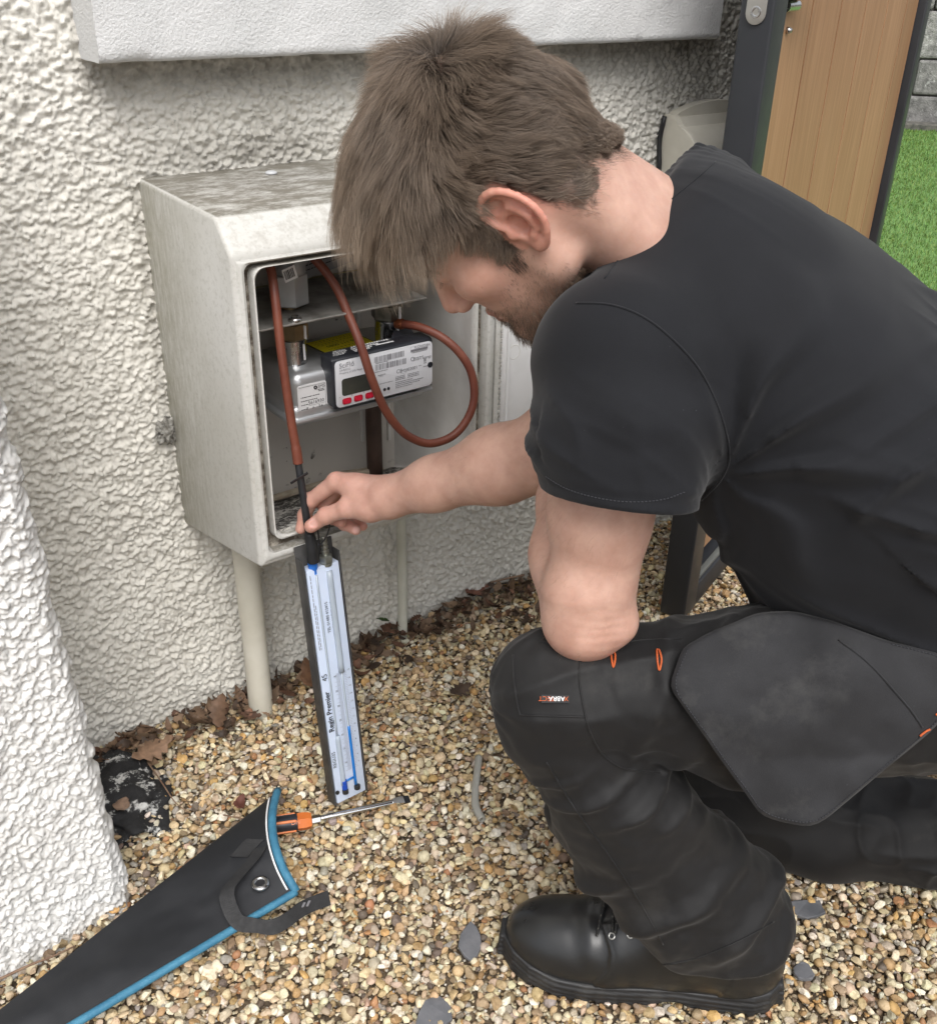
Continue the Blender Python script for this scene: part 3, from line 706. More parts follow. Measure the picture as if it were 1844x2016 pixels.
# yellow emergency label on the case top
LZ = .6425
lab = np.array([.6275, 1.148, LZ]); lx_, ly_ = np.array([.0775, .006, 0]), np.array([-.004, .054, 0])
def para(o_, x_, y_, t_, name, mat):
    bm = bmesh.new(); prism(bm, [o_, o_+x_, o_+x_+y_, o_+y_], (0, 0, t_)); return bm_obj(name, bm, mat)
yl0 = para(lab-np.array([.002, .0015, 0]), lx_+np.array([.004, 0, 0]), ly_+np.array([0, .003, 0]), .0006, 'label_border', M_ink)
yl = para(lab, lx_, ly_, .0010, 'warning_label', pm('yellow label', (.90, .76, .02), (.84, .70, .02), 30, .45))
up_ = np.array([0, 0, .0014]); yt = text_mesh([('0800 111 999', .0100, lab+lx_*.17+ly_*.36+up_, lx_, ly_, 'LEFT')], 'label_print', M_ink, None)
items = []
for j, (a_, b_, s_) in enumerate(((.10, .80, .10), (.12, .85, .22), (.10, .9, .66), (.12, .6, .56), (.08, .9, .78), (.06, .92, .88))):
    q = random.Random(90+j); x_ = a_
    while x_ < b_:
        w_ = q.uniform(.02, .06); items.append(quad_vf(lab+lx_*x_+ly_*s_+up_, lx_*w_, ly_*.018)); x_ += w_+.03
yp = mesh_np('label_small_print', *join_vf(items), M_ink, smooth=False)
for a_ in (yl0, yt, yp): a_.parent = yl
# white inspection label on the case front, left of the housing
wl0 = np.array([.559, 1.1045, .5835]); 
bm = bmesh.new(); prism(bm, rrect((.5555, .5985, .5845, .6265), 1.1050, .003), (0, -.0008, 0)); wl = bm_obj('inspection_label', bm, M_paper)
def wq(u_, v_): return np.array([.5555+.043*u_, 1.1038, .5845+.042*v_])
its = [('SMS', .0062, wq(.70, .80), XD, ZD, 'LEFT'), ('5616930', .0068, wq(.34, .32), XD, ZD, 'LEFT'), ('7   6   24', .0068, wq(.26, .13), XD, ZD, 'LEFT')]
wt_ = text_mesh(its, 'label_print', M_ink, None)
items = [quad_vf(wq(.05, .05), wq(.95, .05)-wq(.05, .05), ZD*.0004), quad_vf(wq(.05, .93), wq(.95, .93)-wq(.05, .93), ZD*.0004), quad_vf(wq(.95, .05), XD*.0004, wq(.95, .93)-wq(.95, .05))]
for j, (a_, b_, s_) in enumerate(((.1, .68, .58), (.1, .66, .46), (.1, .32, .33), (.1, .25, .18), (.75, .92, .08), (.70, .9, .74), (.72, .92, .69))):
    q = random.Random(190+j); x_ = a_
    while x_ < b_: w_ = q.uniform(.02, .07); items.append(quad_vf(wq(x_, s_), XD*.043*w_, ZD*.0011)); x_ += w_+.015
items += [quad_vf(wq(.34, .28), XD*.025, ZD*.0003), quad_vf(wq(.26, .10), XD*.028, ZD*.0003)]
wp = mesh_np('label_small_print', *join_vf(items), M_ink, smooth=False); em = ring(wq(.62, .84), .0019, .0009, M_ink, 'label_emblem', 14)
for a_ in (wt_, wp, em): a_.parent = wl
for a_ in (pr, bc, sw_, lcd, *eyes_): a_.parent = face
tp.parent = hous
adopt(meter, case_, lower, seam, hous, face, yl, wl, *cols, *btns)
# bracket, regulator ---------------------------------------------------------
M_brk = pm('greasy bracket steel', (.20, .19, .17), (.42, .41, .38), 30, .5, .6, bump=.2, bscale=60)
root = thing('meter_bracket', 'grimy steel bracket plate above the meter inside the cabinet', 'bracket', (.62, 1.2, .71))
bm = bmesh.new(); box(bm, (.625, 1.172, .7155), (.250, .165, .003), None, .001); a_ = bm_obj('shelf_plate', bm, M_brk)
M_zinc = pm('yellow passivated zinc', (.42, .36, .16), (.30, .30, .20), 18, .4, .7)
bm = bmesh.new(); box(bm, (.625, 1.252, .693), (.27, .003, .05)); b_ = bm_obj('back_plate', bm, M_zinc)
bm = bmesh.new(); lathe(bm, [(.009, 0), (.0085, .003), (.005, .006), (.0045, .004)], 20, Matrix.Translation((.556, 1.098, .717))); c_ = bm_obj('bolt', bm, M_chrome, smooth=True)
adopt(root, a_, b_, c_)
reg = thing('gas_regulator', 'grey metal regulator with barcode sticker above the left meter union', 'regulator', (.575, 1.15, .718))
bm = bmesh.new(); hexprof(bm, (.577, 1.150, 0), .0245, .722, .762, .0015, .35); a_ = bm_obj('hex_body', bm, M_steel, smooth=True, auto=30)
bm = bmesh.new(); lathe(bm, [(.021, .762), (.021, .770), (.026, .778), (.036, .790), (.038, .797), (.036, .803)], 32, Matrix.Translation((.580, 1.152, 0))); b_ = bm_obj('diaphragm_cone', bm, M_steel, smooth=True, auto=40)
bm = bmesh.new(); R3 = Matrix.Rotation(-.25, 3, 'Y'); box(bm, (.5665, 1.1245, .768), (.0185, .001, .017), R3, .0004); c_ = bm_obj('sticker', bm, M_paper)
bm = bmesh.new(); rr = random.Random(2); x_ = -.0072
while x_ < .0072:
    w_ = rr.choice((.0005, .0009)); p_ = Vector((.5665, 1.1238, .768))+R3 @ Vector((x_, 0, .0005)); box(bm, p_, (w_, .0004, .0115), R3); x_ += w_+rr.choice((.0005, .0009))
d_ = bm_obj('sticker_print', bm, M_ink); d_.parent = c_; adopt(reg, a_, b_, c_)
# instruction sheet on the back
bm = bmesh.new(); R3 = Matrix.Rotation(-.18, 3, 'Y'); box(bm, (.668, 1.246, .765), (.105, .0012, .085), R3); sheet = bm_obj('instruction_sheet', bm, pm('grey paper', (.30, .30, .31), None, 5, .7)); items = []
for q in range(11):
    x_ = -.046
    while x_ < .044:
        w_ = rr.uniform(.003, .009); p_ = Vector((.668, 1.2450, .765))+R3 @ Vector((x_, 0, .034-q*.0065)); items.append(quad_vf(p_, R3 @ Vector((w_, 0, 0)), R3 @ Vector((0, 0, .0014)))); x_ += w_+.0014
sp_ = mesh_np('printed_lines', *join_vf(items), M_ink, sheet, smooth=False); tag(sheet, 'printed instruction sheet behind the bracket at the back of the cabinet', 'paper')
# ------------------------------------------------------------------ hose, manometer
k = NT('red rubber hose'); v = k.coord(); c = k.mix(k.ramp(k.noise(v, 30, 5, .6), [(.35, 0.), (.7, 1.)]), (.135, .034, .020), (.20, .060, .034)); c = k.mix(k.ramp(k.noise(v, 70, 3), [(.66, 0.), (.74, .6)]), c, (.08, .03, .02)); k.set(Base_Color=c, Roughness=.5, Normal=k.bump(k.noise(v, 250, 3), .15, .0008)); M_hose = k.m
M_tubing = pm('black rubber tube', (.012, .013, .015), (.02, .021, .024), 40, .45, bump=.1, bscale=120)
hose = thing('rubber_hose', 'red rubber test hose looping from the meter port out of the cabinet', 'hose', (.6, 1.02, .5))
def hp_(x, y, Y): return pl(x, y, 1, Y)
top = [hp_(527, 505, 1.105), hp_(536, 545, 1.085), hp_(543, 600, 1.07), hp_(552, 680, 1.058), hp_(563, 760, 1.050), hp_(575, 840, 1.043), hp_(583, 885, 1.038), hp_(587, 912, 1.035)]
Ht = catmull(top, 10); rt = np.full(len(Ht), .0056); rt[-12:] = .0064
a_ = tube('hose_run', Ht, rt, M_hose, n=18)
loop = [hp_(606, 498, 1.14), hp_(636, 528, 1.125), hp_(664, 570, 1.11), hp_(688, 625, 1.09), hp_(710, 680, 1.068), hp_(729, 738, 1.055), hp_(752, 795, 1.048), hp_(778, 835, 1.045), hp_(806, 860, 1.042), hp_(845, 873, 1.037), hp_(888, 860, 1.033), hp_(918, 828, 1.032), hp_(933, 785, 1.034), hp_(928, 735, 1.042), hp_(905, 695, 1.055), hp_(870, 664, 1.075), hp_(830, 645, 1.1), hp_(798, 638, 1.122), hp_(778, 636, 1.138)]
Lp = catmull(loop, 10); b_ = tube('hose_loop', Lp, .0058, M_hose, n=18)
bm = bmesh.new(); lathe(bm, [(.0072, 0), (.0078, .003), (.0078, .011), (.0066, .014)], 18, axis_mat(Lp[-1], Lp[-12])); c_ = bm_obj('copper_end', bm, pm('copper sleeve', (.40, .13, .06), (.28, .09, .04), 60, .35, .7), smooth=True, auto=40)
adopt(hose, a_, b_, c_)
# connector with thin black tube; grips the manometer's left spigot
tip = thing('test_connector', 'black rubber connector with a cap loop, plugged into the blue spigot of the gauge', 'connector', (.5, 1.02, .45))
tp_ = [hp_(587, 911, 1.035), hp_(592, 945, 1.030), hp_(598, 985, 1.025), hp_(604, 1025, 1.021), hp_(609, 1052, 1.0195), hp_(611, 1058, 1.019)]
Tt = catmull(tp_, 8); a_ = tube('slim_sleeve', Tt, np.interp(np.arange(len(Tt)), [0, len(Tt)-1], [.0046, .0052]), M_tubing, n=16)
cp = catmull([hp_(609, 1050, 1.0195), hp_(611, 1062, 1.019), hp_(614, 1085, 1.017), hp_(617, 1106, 1.016)], 6)
b_ = tube('thick_sleeve', cp, np.interp(np.arange(len(cp)), [0, 5, len(cp)-1], [.0062, .0074, .0078]), M_tubing, n=18)
wl_ = catmull([hp_(628, 1077, 1.016), hp_(627, 1055, 1.012), hp_(624, 1036, 1.01), hp_(620, 1022, 1.012)], 8); c_ = tube('cap_tether', wl_, .0011, M_tubing, n=8)
wl_ = catmull([hp_(628, 1075, 1.016), hp_(640, 1060, 1.01), hp_(648, 1040, 1.006), hp_(647, 1018, 1.006)], 8); d_ = tube('cap_tether', wl_, .0011, M_tubing, n=8)
bm = bmesh.new(); cc = hp_(589, 941, 1.024); box(bm, cc, (.026, .0012, .0042), Matrix.Rotation(-.3, 3, 'Y') @ Matrix.Rotation(.2, 3, 'X'), .0004); e_ = bm_obj('cable_tie', bm, M_tubing)
adopt(tip, a_, b_, c_, d_, e_)
# U gauge
gl = pl(664, 1584, 1, .962); gtop = pl(603, 1126, 1, 1.015); gx = unit(pl(667, 1108, 1, 1.015)-gtop)
gup = unit(gtop-gl); gx = unit(gx-gup*(gx@gup)); gn = np.cross(gx, gup)       # gn faces the viewer
if gn@(CO-gl) < 0: gn = -gn
GW = .0495; GL = np.linalg.norm(gtop-gl); GB = gl
def gp(u_, v_, d=0.): return GB+gx*GW*u_+gup*GL*v_+gn*d
gauge = thing('pressure_gauge', 'tall clear U tube pressure gauge in a black holder, leaning against the cabinet lip', 'pressure gauge', gp(.5, 0))
RG = Matrix((gx, gup, gn)).transposed()
M_hold = pm('grey black channel', (.035, .034, .034), (.06, .058, .056), 25, .5, bump=.15, bscale=150)
bm = bmesh.new()
box(bm, gp(.5, .535, -.021), (GW+.007, GL*1.085, .003), RG, .001)
for u_ in (-.045, 1.045): box(bm, gp(u_, .515, -.0115), (.0028, GL*1.045, .021), RG, .0009)
hold = bm_obj('holder', bm, M_hold, smooth=True, auto=40)
k = NT('frosted acrylic'); v = k.coord(); k.set(Base_Color=k.mix(k.noise(v, 12, 3), (.52, .61, .77), (.62, .69, .82)), Roughness=.22, Specular_IOR_Level=.5, Subsurface_Weight=.15, Subsurface_Radius=(.01, .01, .012)); M_acr = k.m
bm = bmesh.new(); box(bm, gp(.5, .5, -.0098), (GW-.001, GL, .0185), RG, .0012, 2); block = bm_obj('acrylic_block', bm, M_acr, smooth=True, auto=40)
k = NT('clear bore'); k.set(Base_Color=(.55, .62, .70), Roughness=.08, Transmission_Weight=.35, IOR=1.45); M_bore = k.m
M_blue = pm('blue gauge fluid', (.012, .16, .50), None, 5, .25); M_dblue = pm('deep blue fluid', (.01, .06, .38), None, 5, .25)
M_fit = pm('blue plastic spigot', (.02, .16, .62), (.03, .2, .7), 20, .35)
def bore(name, u_, v0, v1, r_, mat, d=.0002, u2=None):
    return tube(name, [gp(u_+((u2 or u_)-u_)*q, v0+(v1-v0)*q, d) for q in np.linspace(0, 1, 12)], r_, mat, n=12)
bo = [bore('left_bore', .27, .30, .975, .0017, M_bore), bore('left_bore', .28, .075, .30, .0038, M_bore), bore('right_bore', .66, .56, .975, .0044, M_bore, .0004), bore('right_bore', .665, .055, .56, .0019, M_bore)]
fl = [bore('fluid_column', .67, .052, .322, .0021, M_blue, .0008), bore('fluid_column', .30, .055, .095, .0042, M_dblue, .0008)]
fl.append(tube('cross_bore', [gp(.3, .085, .0006), gp(.62, .088, .0006)], .0016, M_blue, n=10))
bm = bmesh.new()
for u_ in (.30, .70): lathe(bm, [(.0046, 0), (.0046, .006), (.003, .007)], 14, Matrix.Translation(gp(u_, .035 if u_ < .5 else .03, .001)) @ RG.to_4x4() @ Matrix.Rotation(-math.pi/2, 4, 'X'))
lathe(bm, [(.003, 0), (.003, .002)], 12, Matrix.Translation(gp(.04, .055, .0005)) @ RG.to_4x4())
plugs = bm_obj('bottom_plug', bm, M_tubing, smooth=True, auto=40)
MU = Matrix.Translation(gp(.27, .985, -.006)) @ RG.to_4x4() @ Matrix.Rotation(-math.pi/2, 4, 'X')
bm = bmesh.new(); lathe(bm, [(.0044, -.014), (.0044, -.004), (.0058, -.003), (.0058, .003), (.0066, .004), (.0066, .012), (.0056, .013)], 18, MU); spig = bm_obj('blue_spigot', bm, M_fit, smooth=True, auto=40)
MU = Matrix.Translation(gp(.68, .99, -.006)) @ RG.to_4x4() @ Matrix.Rotation(-math.pi/2, 4, 'X')
bm = bmesh.new(); lathe(bm, [(.0068, .0), (.0078, .001), (.0078, .004), (.0072, .0045)], 24, MU); lathe(bm, [(.0088, .005), (.0094, .006), (.0094, .014), (.0086, .0155)], 6, MU)
lathe(bm, [(.0046, .0155), (.005, .018), (.0056, .022), (.0042, .023), (.0052, .028), (.0039, .029), (.0049, .034), (.0036, .035), (.0044, .041), (.003, .043)], 18, MU); barb = bm_obj('barbed_nipple', bm, pm('nickel fitting', (.42, .43, .39), (.3, .31, .28), 40, .35, .8), smooth=True, auto=40)
items = [('Regin Premier', .0115, gp(.20, .325, .0004), gup, -gx, 'LEFT'), ('Regin Premier', .0115, gp(.20, .3262, .0004), gup, -gx, 'LEFT'), ('Regin Premier', .0115, gp(.209, .3255, .0004), gup, -gx, 'LEFT'), ('45', .0115, gp(.20, .548, .0004), gup, -gx, 'LEFT'), ('REGU35', .0078, gp(.135, .165, .0004), gup, -gx, 'LEFT'),
         ('TEL 01480 412415', .0062, gp(.49, .735, .0004), gup, -gx, 'LEFT'), ('www.regin-products.co.uk', .0050, gp(.61, .715, .0004), gup, -gx, 'LEFT')]
for q in range(0, 7):
    items.append((str(40-5*q) if q < 8 else '', .0040, gp(.40, .548-.064*q, .0004), gx, gup, 'LEFT'))
for q in range(0, 13): items.append((str(17-q), .0036, gp(.84, .555-.034*q, .0004), gx, gup, 'LEFT'))
pr = text_mesh(items, 'lettering', M_ink, None)
items = []
for q in range(120):
    v_ = .13+q*.0036; L_ = .12 if q % 5 else .18; items.append(quad_vf(gp(.60-L_, v_, .0004), gx*GW*L_, gup*.0003))
    if q % 2 == 0: items.append(quad_vf(gp(.74, v_, .0004), gx*GW*(.07 if q % 10 else .11), gup*.0003))
sc_ = mesh_np('scale_ticks', *join_vf(items), M_grey, smooth=False)
items = []
for j, (u_, v0, v1) in enumerate(((.075, .68, .965), (.125, .68, .86))):
    q = random.Random(j); x_ = v0
    while x_ < v1: w_ = q.uniform(.006, .02); items.append(quad_vf(gp(u_, x_, .0004), gup*GL*w_, gx*.0010)); x_ += w_+.004
sm = mesh_np('small_lettering', *join_vf(items), M_grey, smooth=False)
for a_ in (pr, sc_, sm): a_.parent = block
adopt(gauge, hold, block, plugs, spig, barb, *bo, *fl)

# ------------------------------------------------------------------ gate
M_anth = pm('anthracite coated metal', (.022, .024, .028), (.028, .030, .035), 6, .42, bump=.05, bscale=300)
k = NT('composite timber'); v = k.coord((1, 1, .045)); n1 = k.noise(v, 95, 5, .6); n2 = k.noise(k.coord((1, 1, .02)), 260, 4, .6)
c = k.mix(k.ramp(n1, [(.32, 0.), (.68, 1.)]), (.30, .160, .080), (.39, .225, .122)); c = k.mix(k.ramp(n2, [(.35, .45), (.6, 0.)]), c, (.20, .105, .052)); oi = k.n('ShaderNodeObjectInfo'); c = k.mix(1., c, k.ramp(oi.outputs['Random'], [(0., (.86, .84, .82)), (1., (1.1, 1.1, 1.1))]), 'MULTIPLY'); k.set(Base_Color=c, Roughness=.45, Normal=k.bump(n2, .15, .0006)); M_wood = k.m
gc = pl(1345, 1222, 2, .02); gt = unit([-.53, .85, 0]); gd = unit([.85, .53, 0]); gd = unit([.94, .345, 0]); gt = np.array([-gd[1], gd[0], 0])
# length of the leaf so that its far edge stands where the photograph shows it
best = min(np.arange(.4, 2.2, .005), key=lambda s: abs(proj(gc+gd*s+np.array([0, 0, .95]))[0]-(1735+(465-proj(gc+gd*s+np.array([0, 0, .95]))[1])*.215)))
GLN = best; GT_ = .050; GH = 1.75; print('gate leaf', GLN)
gate = thing('garden_gate', 'tall gate of brown timber boards in an anthracite frame, standing ajar behind the kneeling man', 'gate', gc)
RGt = Matrix((gd, gt, (0, 0, 1))).transposed()
def gq(s, t, z): return gc*np.array([1, 1, 0])+gd*s+gt*t+np.array([0, 0, z])
bm = bmesh.new(); box(bm, gq(.030, GT_/2, GH/2+.02), (.060, GT_, GH), RGt, .004, 3); stile = bm_obj('lock_stile', bm, M_anth, smooth=True, auto=40)
bm = bmesh.new(); box(bm, gq(GLN-.022, GT_/2, GH/2+.02), (.044, GT_, GH), RGt, .004, 3); st2 = bm_obj('hinge_stile', bm, M_anth, smooth=True, auto=40)
bm = bmesh.new(); box(bm, gq(GLN/2, GT_/2, .045), (GLN-.104, GT_-.002, .05), RGt, .003); rail = bm_obj('bottom_rail', bm, M_anth, smooth=True, auto=40)
bm = bmesh.new(); box(bm, gq(GLN/2, GT_/2, GH-.0), (GLN-.104, GT_-.002, .05), RGt, .003); rail2 = bm_obj('top_rail', bm, M_anth, smooth=True, auto=40)
M_trim = pm('grey green trim', (.10, .105, .10), (.13, .135, .125), 10, .45)
bm = bmesh.new(); box(bm, gq(.066, .012, GH/2+.05), (.012, .012, GH-.12), RGt, .002); box(bm, gq(GLN/2, .012, .0745), (GLN-.12, .012, .009), RGt, .002); bead_ = bm_obj('glazing_bead', bm, M_trim, smooth=True, auto=40)
boards = []; s = .076; 
while s < GLN-.05:
    wd_ = min(.168, GLN-.046-s); bm = bmesh.new(); box(bm, gq(s+wd_/2, .027, GH/2+.05), (wd_-.0068, .018, GH-.14), RGt, .0005); boards.append(bm_obj('board', bm, M_wood)); s += wd_
bm = bmesh.new(); box(bm, gq(GLN/2, .0285, GH/2+.05), (GLN-.10, .016, GH-.15), RGt); shadep = bm_obj('groove_shade_sheet', bm, pm('groove shade', (.02, .012, .008), None, 5, .8))  # near-black sheet just behind the board faces paints the shade of the grooves
LZc = pl(1490, 20, 0, gq(0, .025, 0)[0])[2]
bm = bmesh.new(); pts = [gq(-.001, .025+.0145*math.cos(a), LZc-.004+.0145*math.sin(a)) for a in np.linspace(math.pi, 2*math.pi, 12)]+[gq(-.001, .0395, LZc+.20), gq(-.001, .0105, LZc+.20)]
prism(bm, [Vector(p) for p in pts], Vector(-gd*.003), .0008); fp = bm_obj('lock_faceplate', bm, pm('satin nickel', (.42, .41, .38), None, 5, .35, .7), smooth=True, auto=40)
bm = bmesh.new(); Mx = axis_mat(gq(-.0035, .025, LZc-.002), gq(-.02, .025, LZc-.002)); lathe(bm, [(.0078, 0), (.0078, .0008), (.006, .0012), (.0035, .0004), (.0001, .0004)], 20, Mx); scw = bm_obj('screw', bm, M_chrome, smooth=True, auto=40); scw.parent = fp
hz_ = pl(1565, 22, 0, gq(.09, 0, 0)[0])[2]
bm = bmesh.new(); box(bm, gq(.105, .008, LZc+.030), (.075, .022, .030), RGt, .004); box(bm, gq(.155, -.03, LZc+.042), (.11, .016, .020), RGt, .006); lathe(bm, [(.011, 0), (.011, .05)], 18, axis_mat(gq(.125, .008, LZc+.042), gq(.125, -.042, LZc+.042))); hnd = bm_obj('lever_handle', bm, M_anth, smooth=True, auto=40)
bm = bmesh.new(); lathe(bm, [(.0085, 0), (.0085, .05)], 16, axis_mat(gq(.085, .012, LZc+.004), gq(.14, .012, LZc+.004))); bolt_ = bm_obj('latch_bolt', bm, M_chrome, smooth=True, auto=40)
kz = pl(1547, 75, 0, gq(.095, 0, 0)[0])[2]
bm = bmesh.new(); lathe(bm, [(.005, 0), (.005, .004), (.0025, .008)], 14, axis_mat(gq(.128, .018, LZc-.030), gq(.128, .0, LZc-.030))); scr2 = bm_obj('coach_screw', bm, M_chrome, smooth=True)
adopt(gate, shadep, stile, st2, rail, rail2, bead_, fp, hnd, bolt_, scr2, *boards)

# ------------------------------------------------------------------ gauge case, screwdriver, bits on the gravel
def drape(poly, zfun, nu, nv):
    """bilinear patch over four pixel corners on the ground"""
    return None
k = NT('black nylon'); v = k.coord(); wv = k.n('ShaderNodeTexWave', Scale=260., Distortion=.4); k.l(v, wv.inputs['Vector'])
c = k.mix(k.ramp(k.noise(v, 9, 5, .6), [(.4, 0.), (.75, 1.)]), (.009, .010, .0125), (.021, .022, .0255)); c = k.mix(k.ramp(k.noise(v, 240, 3, .8), [(.70, 0.), (.80, .35)]), c, (.3, .3, .3)); k.set(Base_Color=c, Roughness=.62, Normal=k.bump(wv.outputs['Fac'], .25, .0006)); M_nyl = k.m
M_pip = pm('blue binding', (.032, .15, .25), (.055, .21, .32), 60, .6, bump=.5, bscale=400, bdist=.002)
M_strap = pm('black webbing', (.013, .013, .014), (.02, .02, .021), 60, .7, bump=.4, bscale=500)
CZ = .034
A_ = pl(547, 1558, 2, CZ+.016); B_ = pl(583, 1757, 2, CZ); C_ = pl(150, 2016, 2, CZ); D_ = pl(0, 1988, 2, CZ)
# extend the far end past the picture
C2 = B_+(C_-B_)*1.35; D2 = A_+(D_-A_)*1.35
nu, nv = 60, 28; V = []
for side_ in (1, -1):
    for i in range(nu+1):
        for j in range(nv+1):
            u_, v_ = i/nu, j/nv
            a0 = A_+(D2-A_)*u_; b0 = B_+(C2-B_)*u_
            p = a0+(b0-a0)*v_
            e = math.sin(math.pi*v_)
            mouth = .022*(1-(2*v_-1)**2)*(1-u_)**6                   # mouth edge curves inwards
            p = p+(D2-A_)/np.linalg.norm(D2-A_)*mouth
            op = (1-u_)**5
            h = (.006+.010*op)*e**.7 if side_ > 0 else -(.012+.006*op)*e**.7
            p = p+np.array([0, 0, h+.004*math.sin(u_*9+v_*3)*(1 if side_ > 0 else .3)*e+.0016*float(fbm(p[None]*40, 2, 3)[0])*e])
            V.append(p)
V = np.array(V); n1 = (nu+1)*(nv+1); idx = np.arange(n1).reshape(nu+1, nv+1)
Fq = np.stack([idx[:-1, :-1], idx[1:, :-1], idx[1:, 1:], idx[:-1, 1:]], -1).reshape(-1, 4)
Vc = V.copy()
case = thing('gauge_case', 'long black nylon gauge case with blue binding lying on the gravel against the pier', 'gauge case', (A_+B_)/2*np.array([1, 1, 0]))
up_ = mesh_np('case_body', V, [np.concatenate([Fq, Fq[:, ::-1]+n1])], M_nyl)
g = Vc[:n1].reshape(nu+1, nv+1, 3)
def flat_strip(name, P, side, half, thick, mat, lift=.002):
    """ribbon along P with its width along side vectors"""
    P = np.asarray(P); S = np.asarray(side); S = S/np.linalg.norm(S, axis=-1)[..., None]
    T_ = np.gradient(P, axis=0); N_ = np.cross(T_, S); N_ /= np.linalg.norm(N_, axis=1)[:, None]
    q = np.stack([P-S*half+N_*thick, P+S*half+N_*thick, P+S*half-N_*thick, P-S*half-N_*thick], 1)
    V_ = q.reshape(-1, 3); k_ = np.arange(4); F_ = [np.concatenate([np.stack([i*4+k_, i*4+(k_+1) % 4, (i+1)*4+(k_+1) % 4, (i+1)*4+k_], 1) for i in range(len(P)-1)])]
    F_[0] = np.concatenate([F_[0], [[0, 1, 2, 3], [len(V_)-1, len(V_)-2, len(V_)-3, len(V_)-4]]])
    return mesh_np(name, V_, F_, mat, smooth=False)
me_ = g[0, :, :]; lo_ = g[:, -1, :]
pip = tube('blue_binding', np.r_[me_[::1]+np.array([0, 0, .001])], .0058, M_pip, n=10)
pip2 = tube('blue_binding', lo_+np.array([0, 0, .001]), .0052, M_pip, n=10)
wp_ = g[1, :, :]*.55+g[2, :, :]*.45+np.array([0, 0, .0035]); wpi = tube('white_piping', wp_[1:-1], .0013, M_white, n=6)
top_ = lambda u_, v_: g[int(round(u_*nu)), int(round(v_*nv))]
def onc(px, py, lift=.004):
    """point on the case's upper face that lies under a picture point"""
    pr_ = np.array([proj(q)[:2] for q in g.reshape(-1, 3)]); i = np.argsort(np.hypot(pr_[:, 0]-px, pr_[:, 1]-py))[:4]; return g.reshape(-1, 3)[i].mean(0)+np.array([0, 0, lift])
gm = onc(511, 1745, .004); bm = bmesh.new(); lathe(bm, [(.0062, .0), (.0062, .0022), (.0090, .0030), (.0118, .0012), (.0118, -.002)], 28, Matrix.Translation(gm), cap=False); grm = bm_obj('grommet', bm, M_chrome, smooth=True)
bm = bmesh.new(); lathe(bm, [(.0001, .0006), (.0064, .0006)], 20, Matrix.Translation(gm), cap=False); gh = bm_obj('grommet_hole', bm, M_ink); gh.parent = grm
s1 = [onc(515, 1672, .003), onc(497, 1700, .007), onc(470, 1740, .014), onc(452, 1775, .02), onc(455, 1800, .016)]
s1 += [pl(470, 1816, 2, .044), pl(500, 1822, 2, .037), pl(535, 1826, 2, .032), pl(565, 1812, 2, .031), pl(590, 1793, 2, .030), pl(615, 1780, 2, .027), pl(648, 1768, 2, .023)]
S1 = catmull(s1, 8); n_ = len(S1); tt = np.linspace(0, 1, n_)[:, None]
wv_ = unit(np.cross(pl(640, 1770, 2, .02)-pl(480, 1820, 2, .03), ray(560, 1800)))*.8+np.array([0, 0, .25]); wv_ = wv_ if wv_@np.array([.3, -.45, .8]) > 0 else -wv_
sd_ = np.where(tt < .42, unit([.9, -.2, .0]), unit([.25, -.3, .85])); sd_ = sd_.copy()
for q in range(n_):
    f_ = np.clip((q/n_-.34)/.2, 0, 1); sd_[q] = unit([.93, -.25, .02])*(1-f_)+wv_*f_
strap = flat_strip('elastic_strap', S1, sd_, .0095, .0009, M_strap)
s2 = flat_strip('strap_patch', np.array([onc(470, 1690, .0022), onc(497, 1664, .0024), onc(505, 1655, .0024)]), np.tile(unit([.6, -.5, 0]), (3, 1)), .012, .0008, M_strap)
bm = bmesh.new(); 
for q in (0, 1): box(bm, pl(597+q*10, 1783-q*4, 2, .0335), (.0035, .0012, .009), Matrix.Rotation(.5, 3, 'Y'), .0003)
stch = bm_obj('strap_stitching', bm, M_grey); stch.parent = strap
adopt(case, up_, pip, pip2, wpi, grm, strap, s2)
# screwdriver
sA, sB, sC = pl(520, 1628, 2, .026), pl(613, 1615, 2, .024), pl(806, 1573, 2, .014)
drv = thing('screwdriver', 'flat bladed screwdriver with orange and black grip, poking out of the black case', 'screwdriver', sB*np.array([1, 1, 0]))
ax = axis_mat(sA, sB); Ls = np.linalg.norm(sB-sA)
bm = bmesh.new(); lathe(bm, [(.0105, 0), (.0125, .010), (.0125, Ls-.0215), (.0122, Ls-.020)], 12, ax); gr_ = bm_obj('grip', bm, M_black, smooth=True, auto=40)
M_or = pm('orange grip plastic', (.62, .17, .035), (.55, .14, .03), 30, .4)
bm = bmesh.new(); lathe(bm, [(.0126, Ls-.020), (.0132, Ls-.012), (.0120, Ls-.004), (.0105, Ls)], 6, ax); co = bm_obj('orange_collar', bm, M_or, smooth=True, auto=30)
bm = bmesh.new()
for a_ in (.6, 2.2, 3.6, 5.2): box(bm, ax @ Vector((.0120*math.cos(a_), .0120*math.sin(a_), Ls*.42)), (.004, .004, Ls*.5), (ax.to_3x3() @ Matrix.Rotation(a_, 3, 'Z')), .0012)
inl = bm_obj('orange_inlay', bm, M_or); 
ax2 = axis_mat(sB, sC); L2 = np.linalg.norm(sC-sB)
bm = bmesh.new(); lathe(bm, [(.0062, 0), (.0062, .012), (.0055, .013)], 6, ax2); lathe(bm, [(.0042, .012), (.0042, L2-.026)], 16, ax2); 
Mb = ax2 @ Matrix.Rotation(.2, 4, 'Z'); prof = [(-.0042, .0040, L2-.026), (-.0058, .0022, L2-.013)]
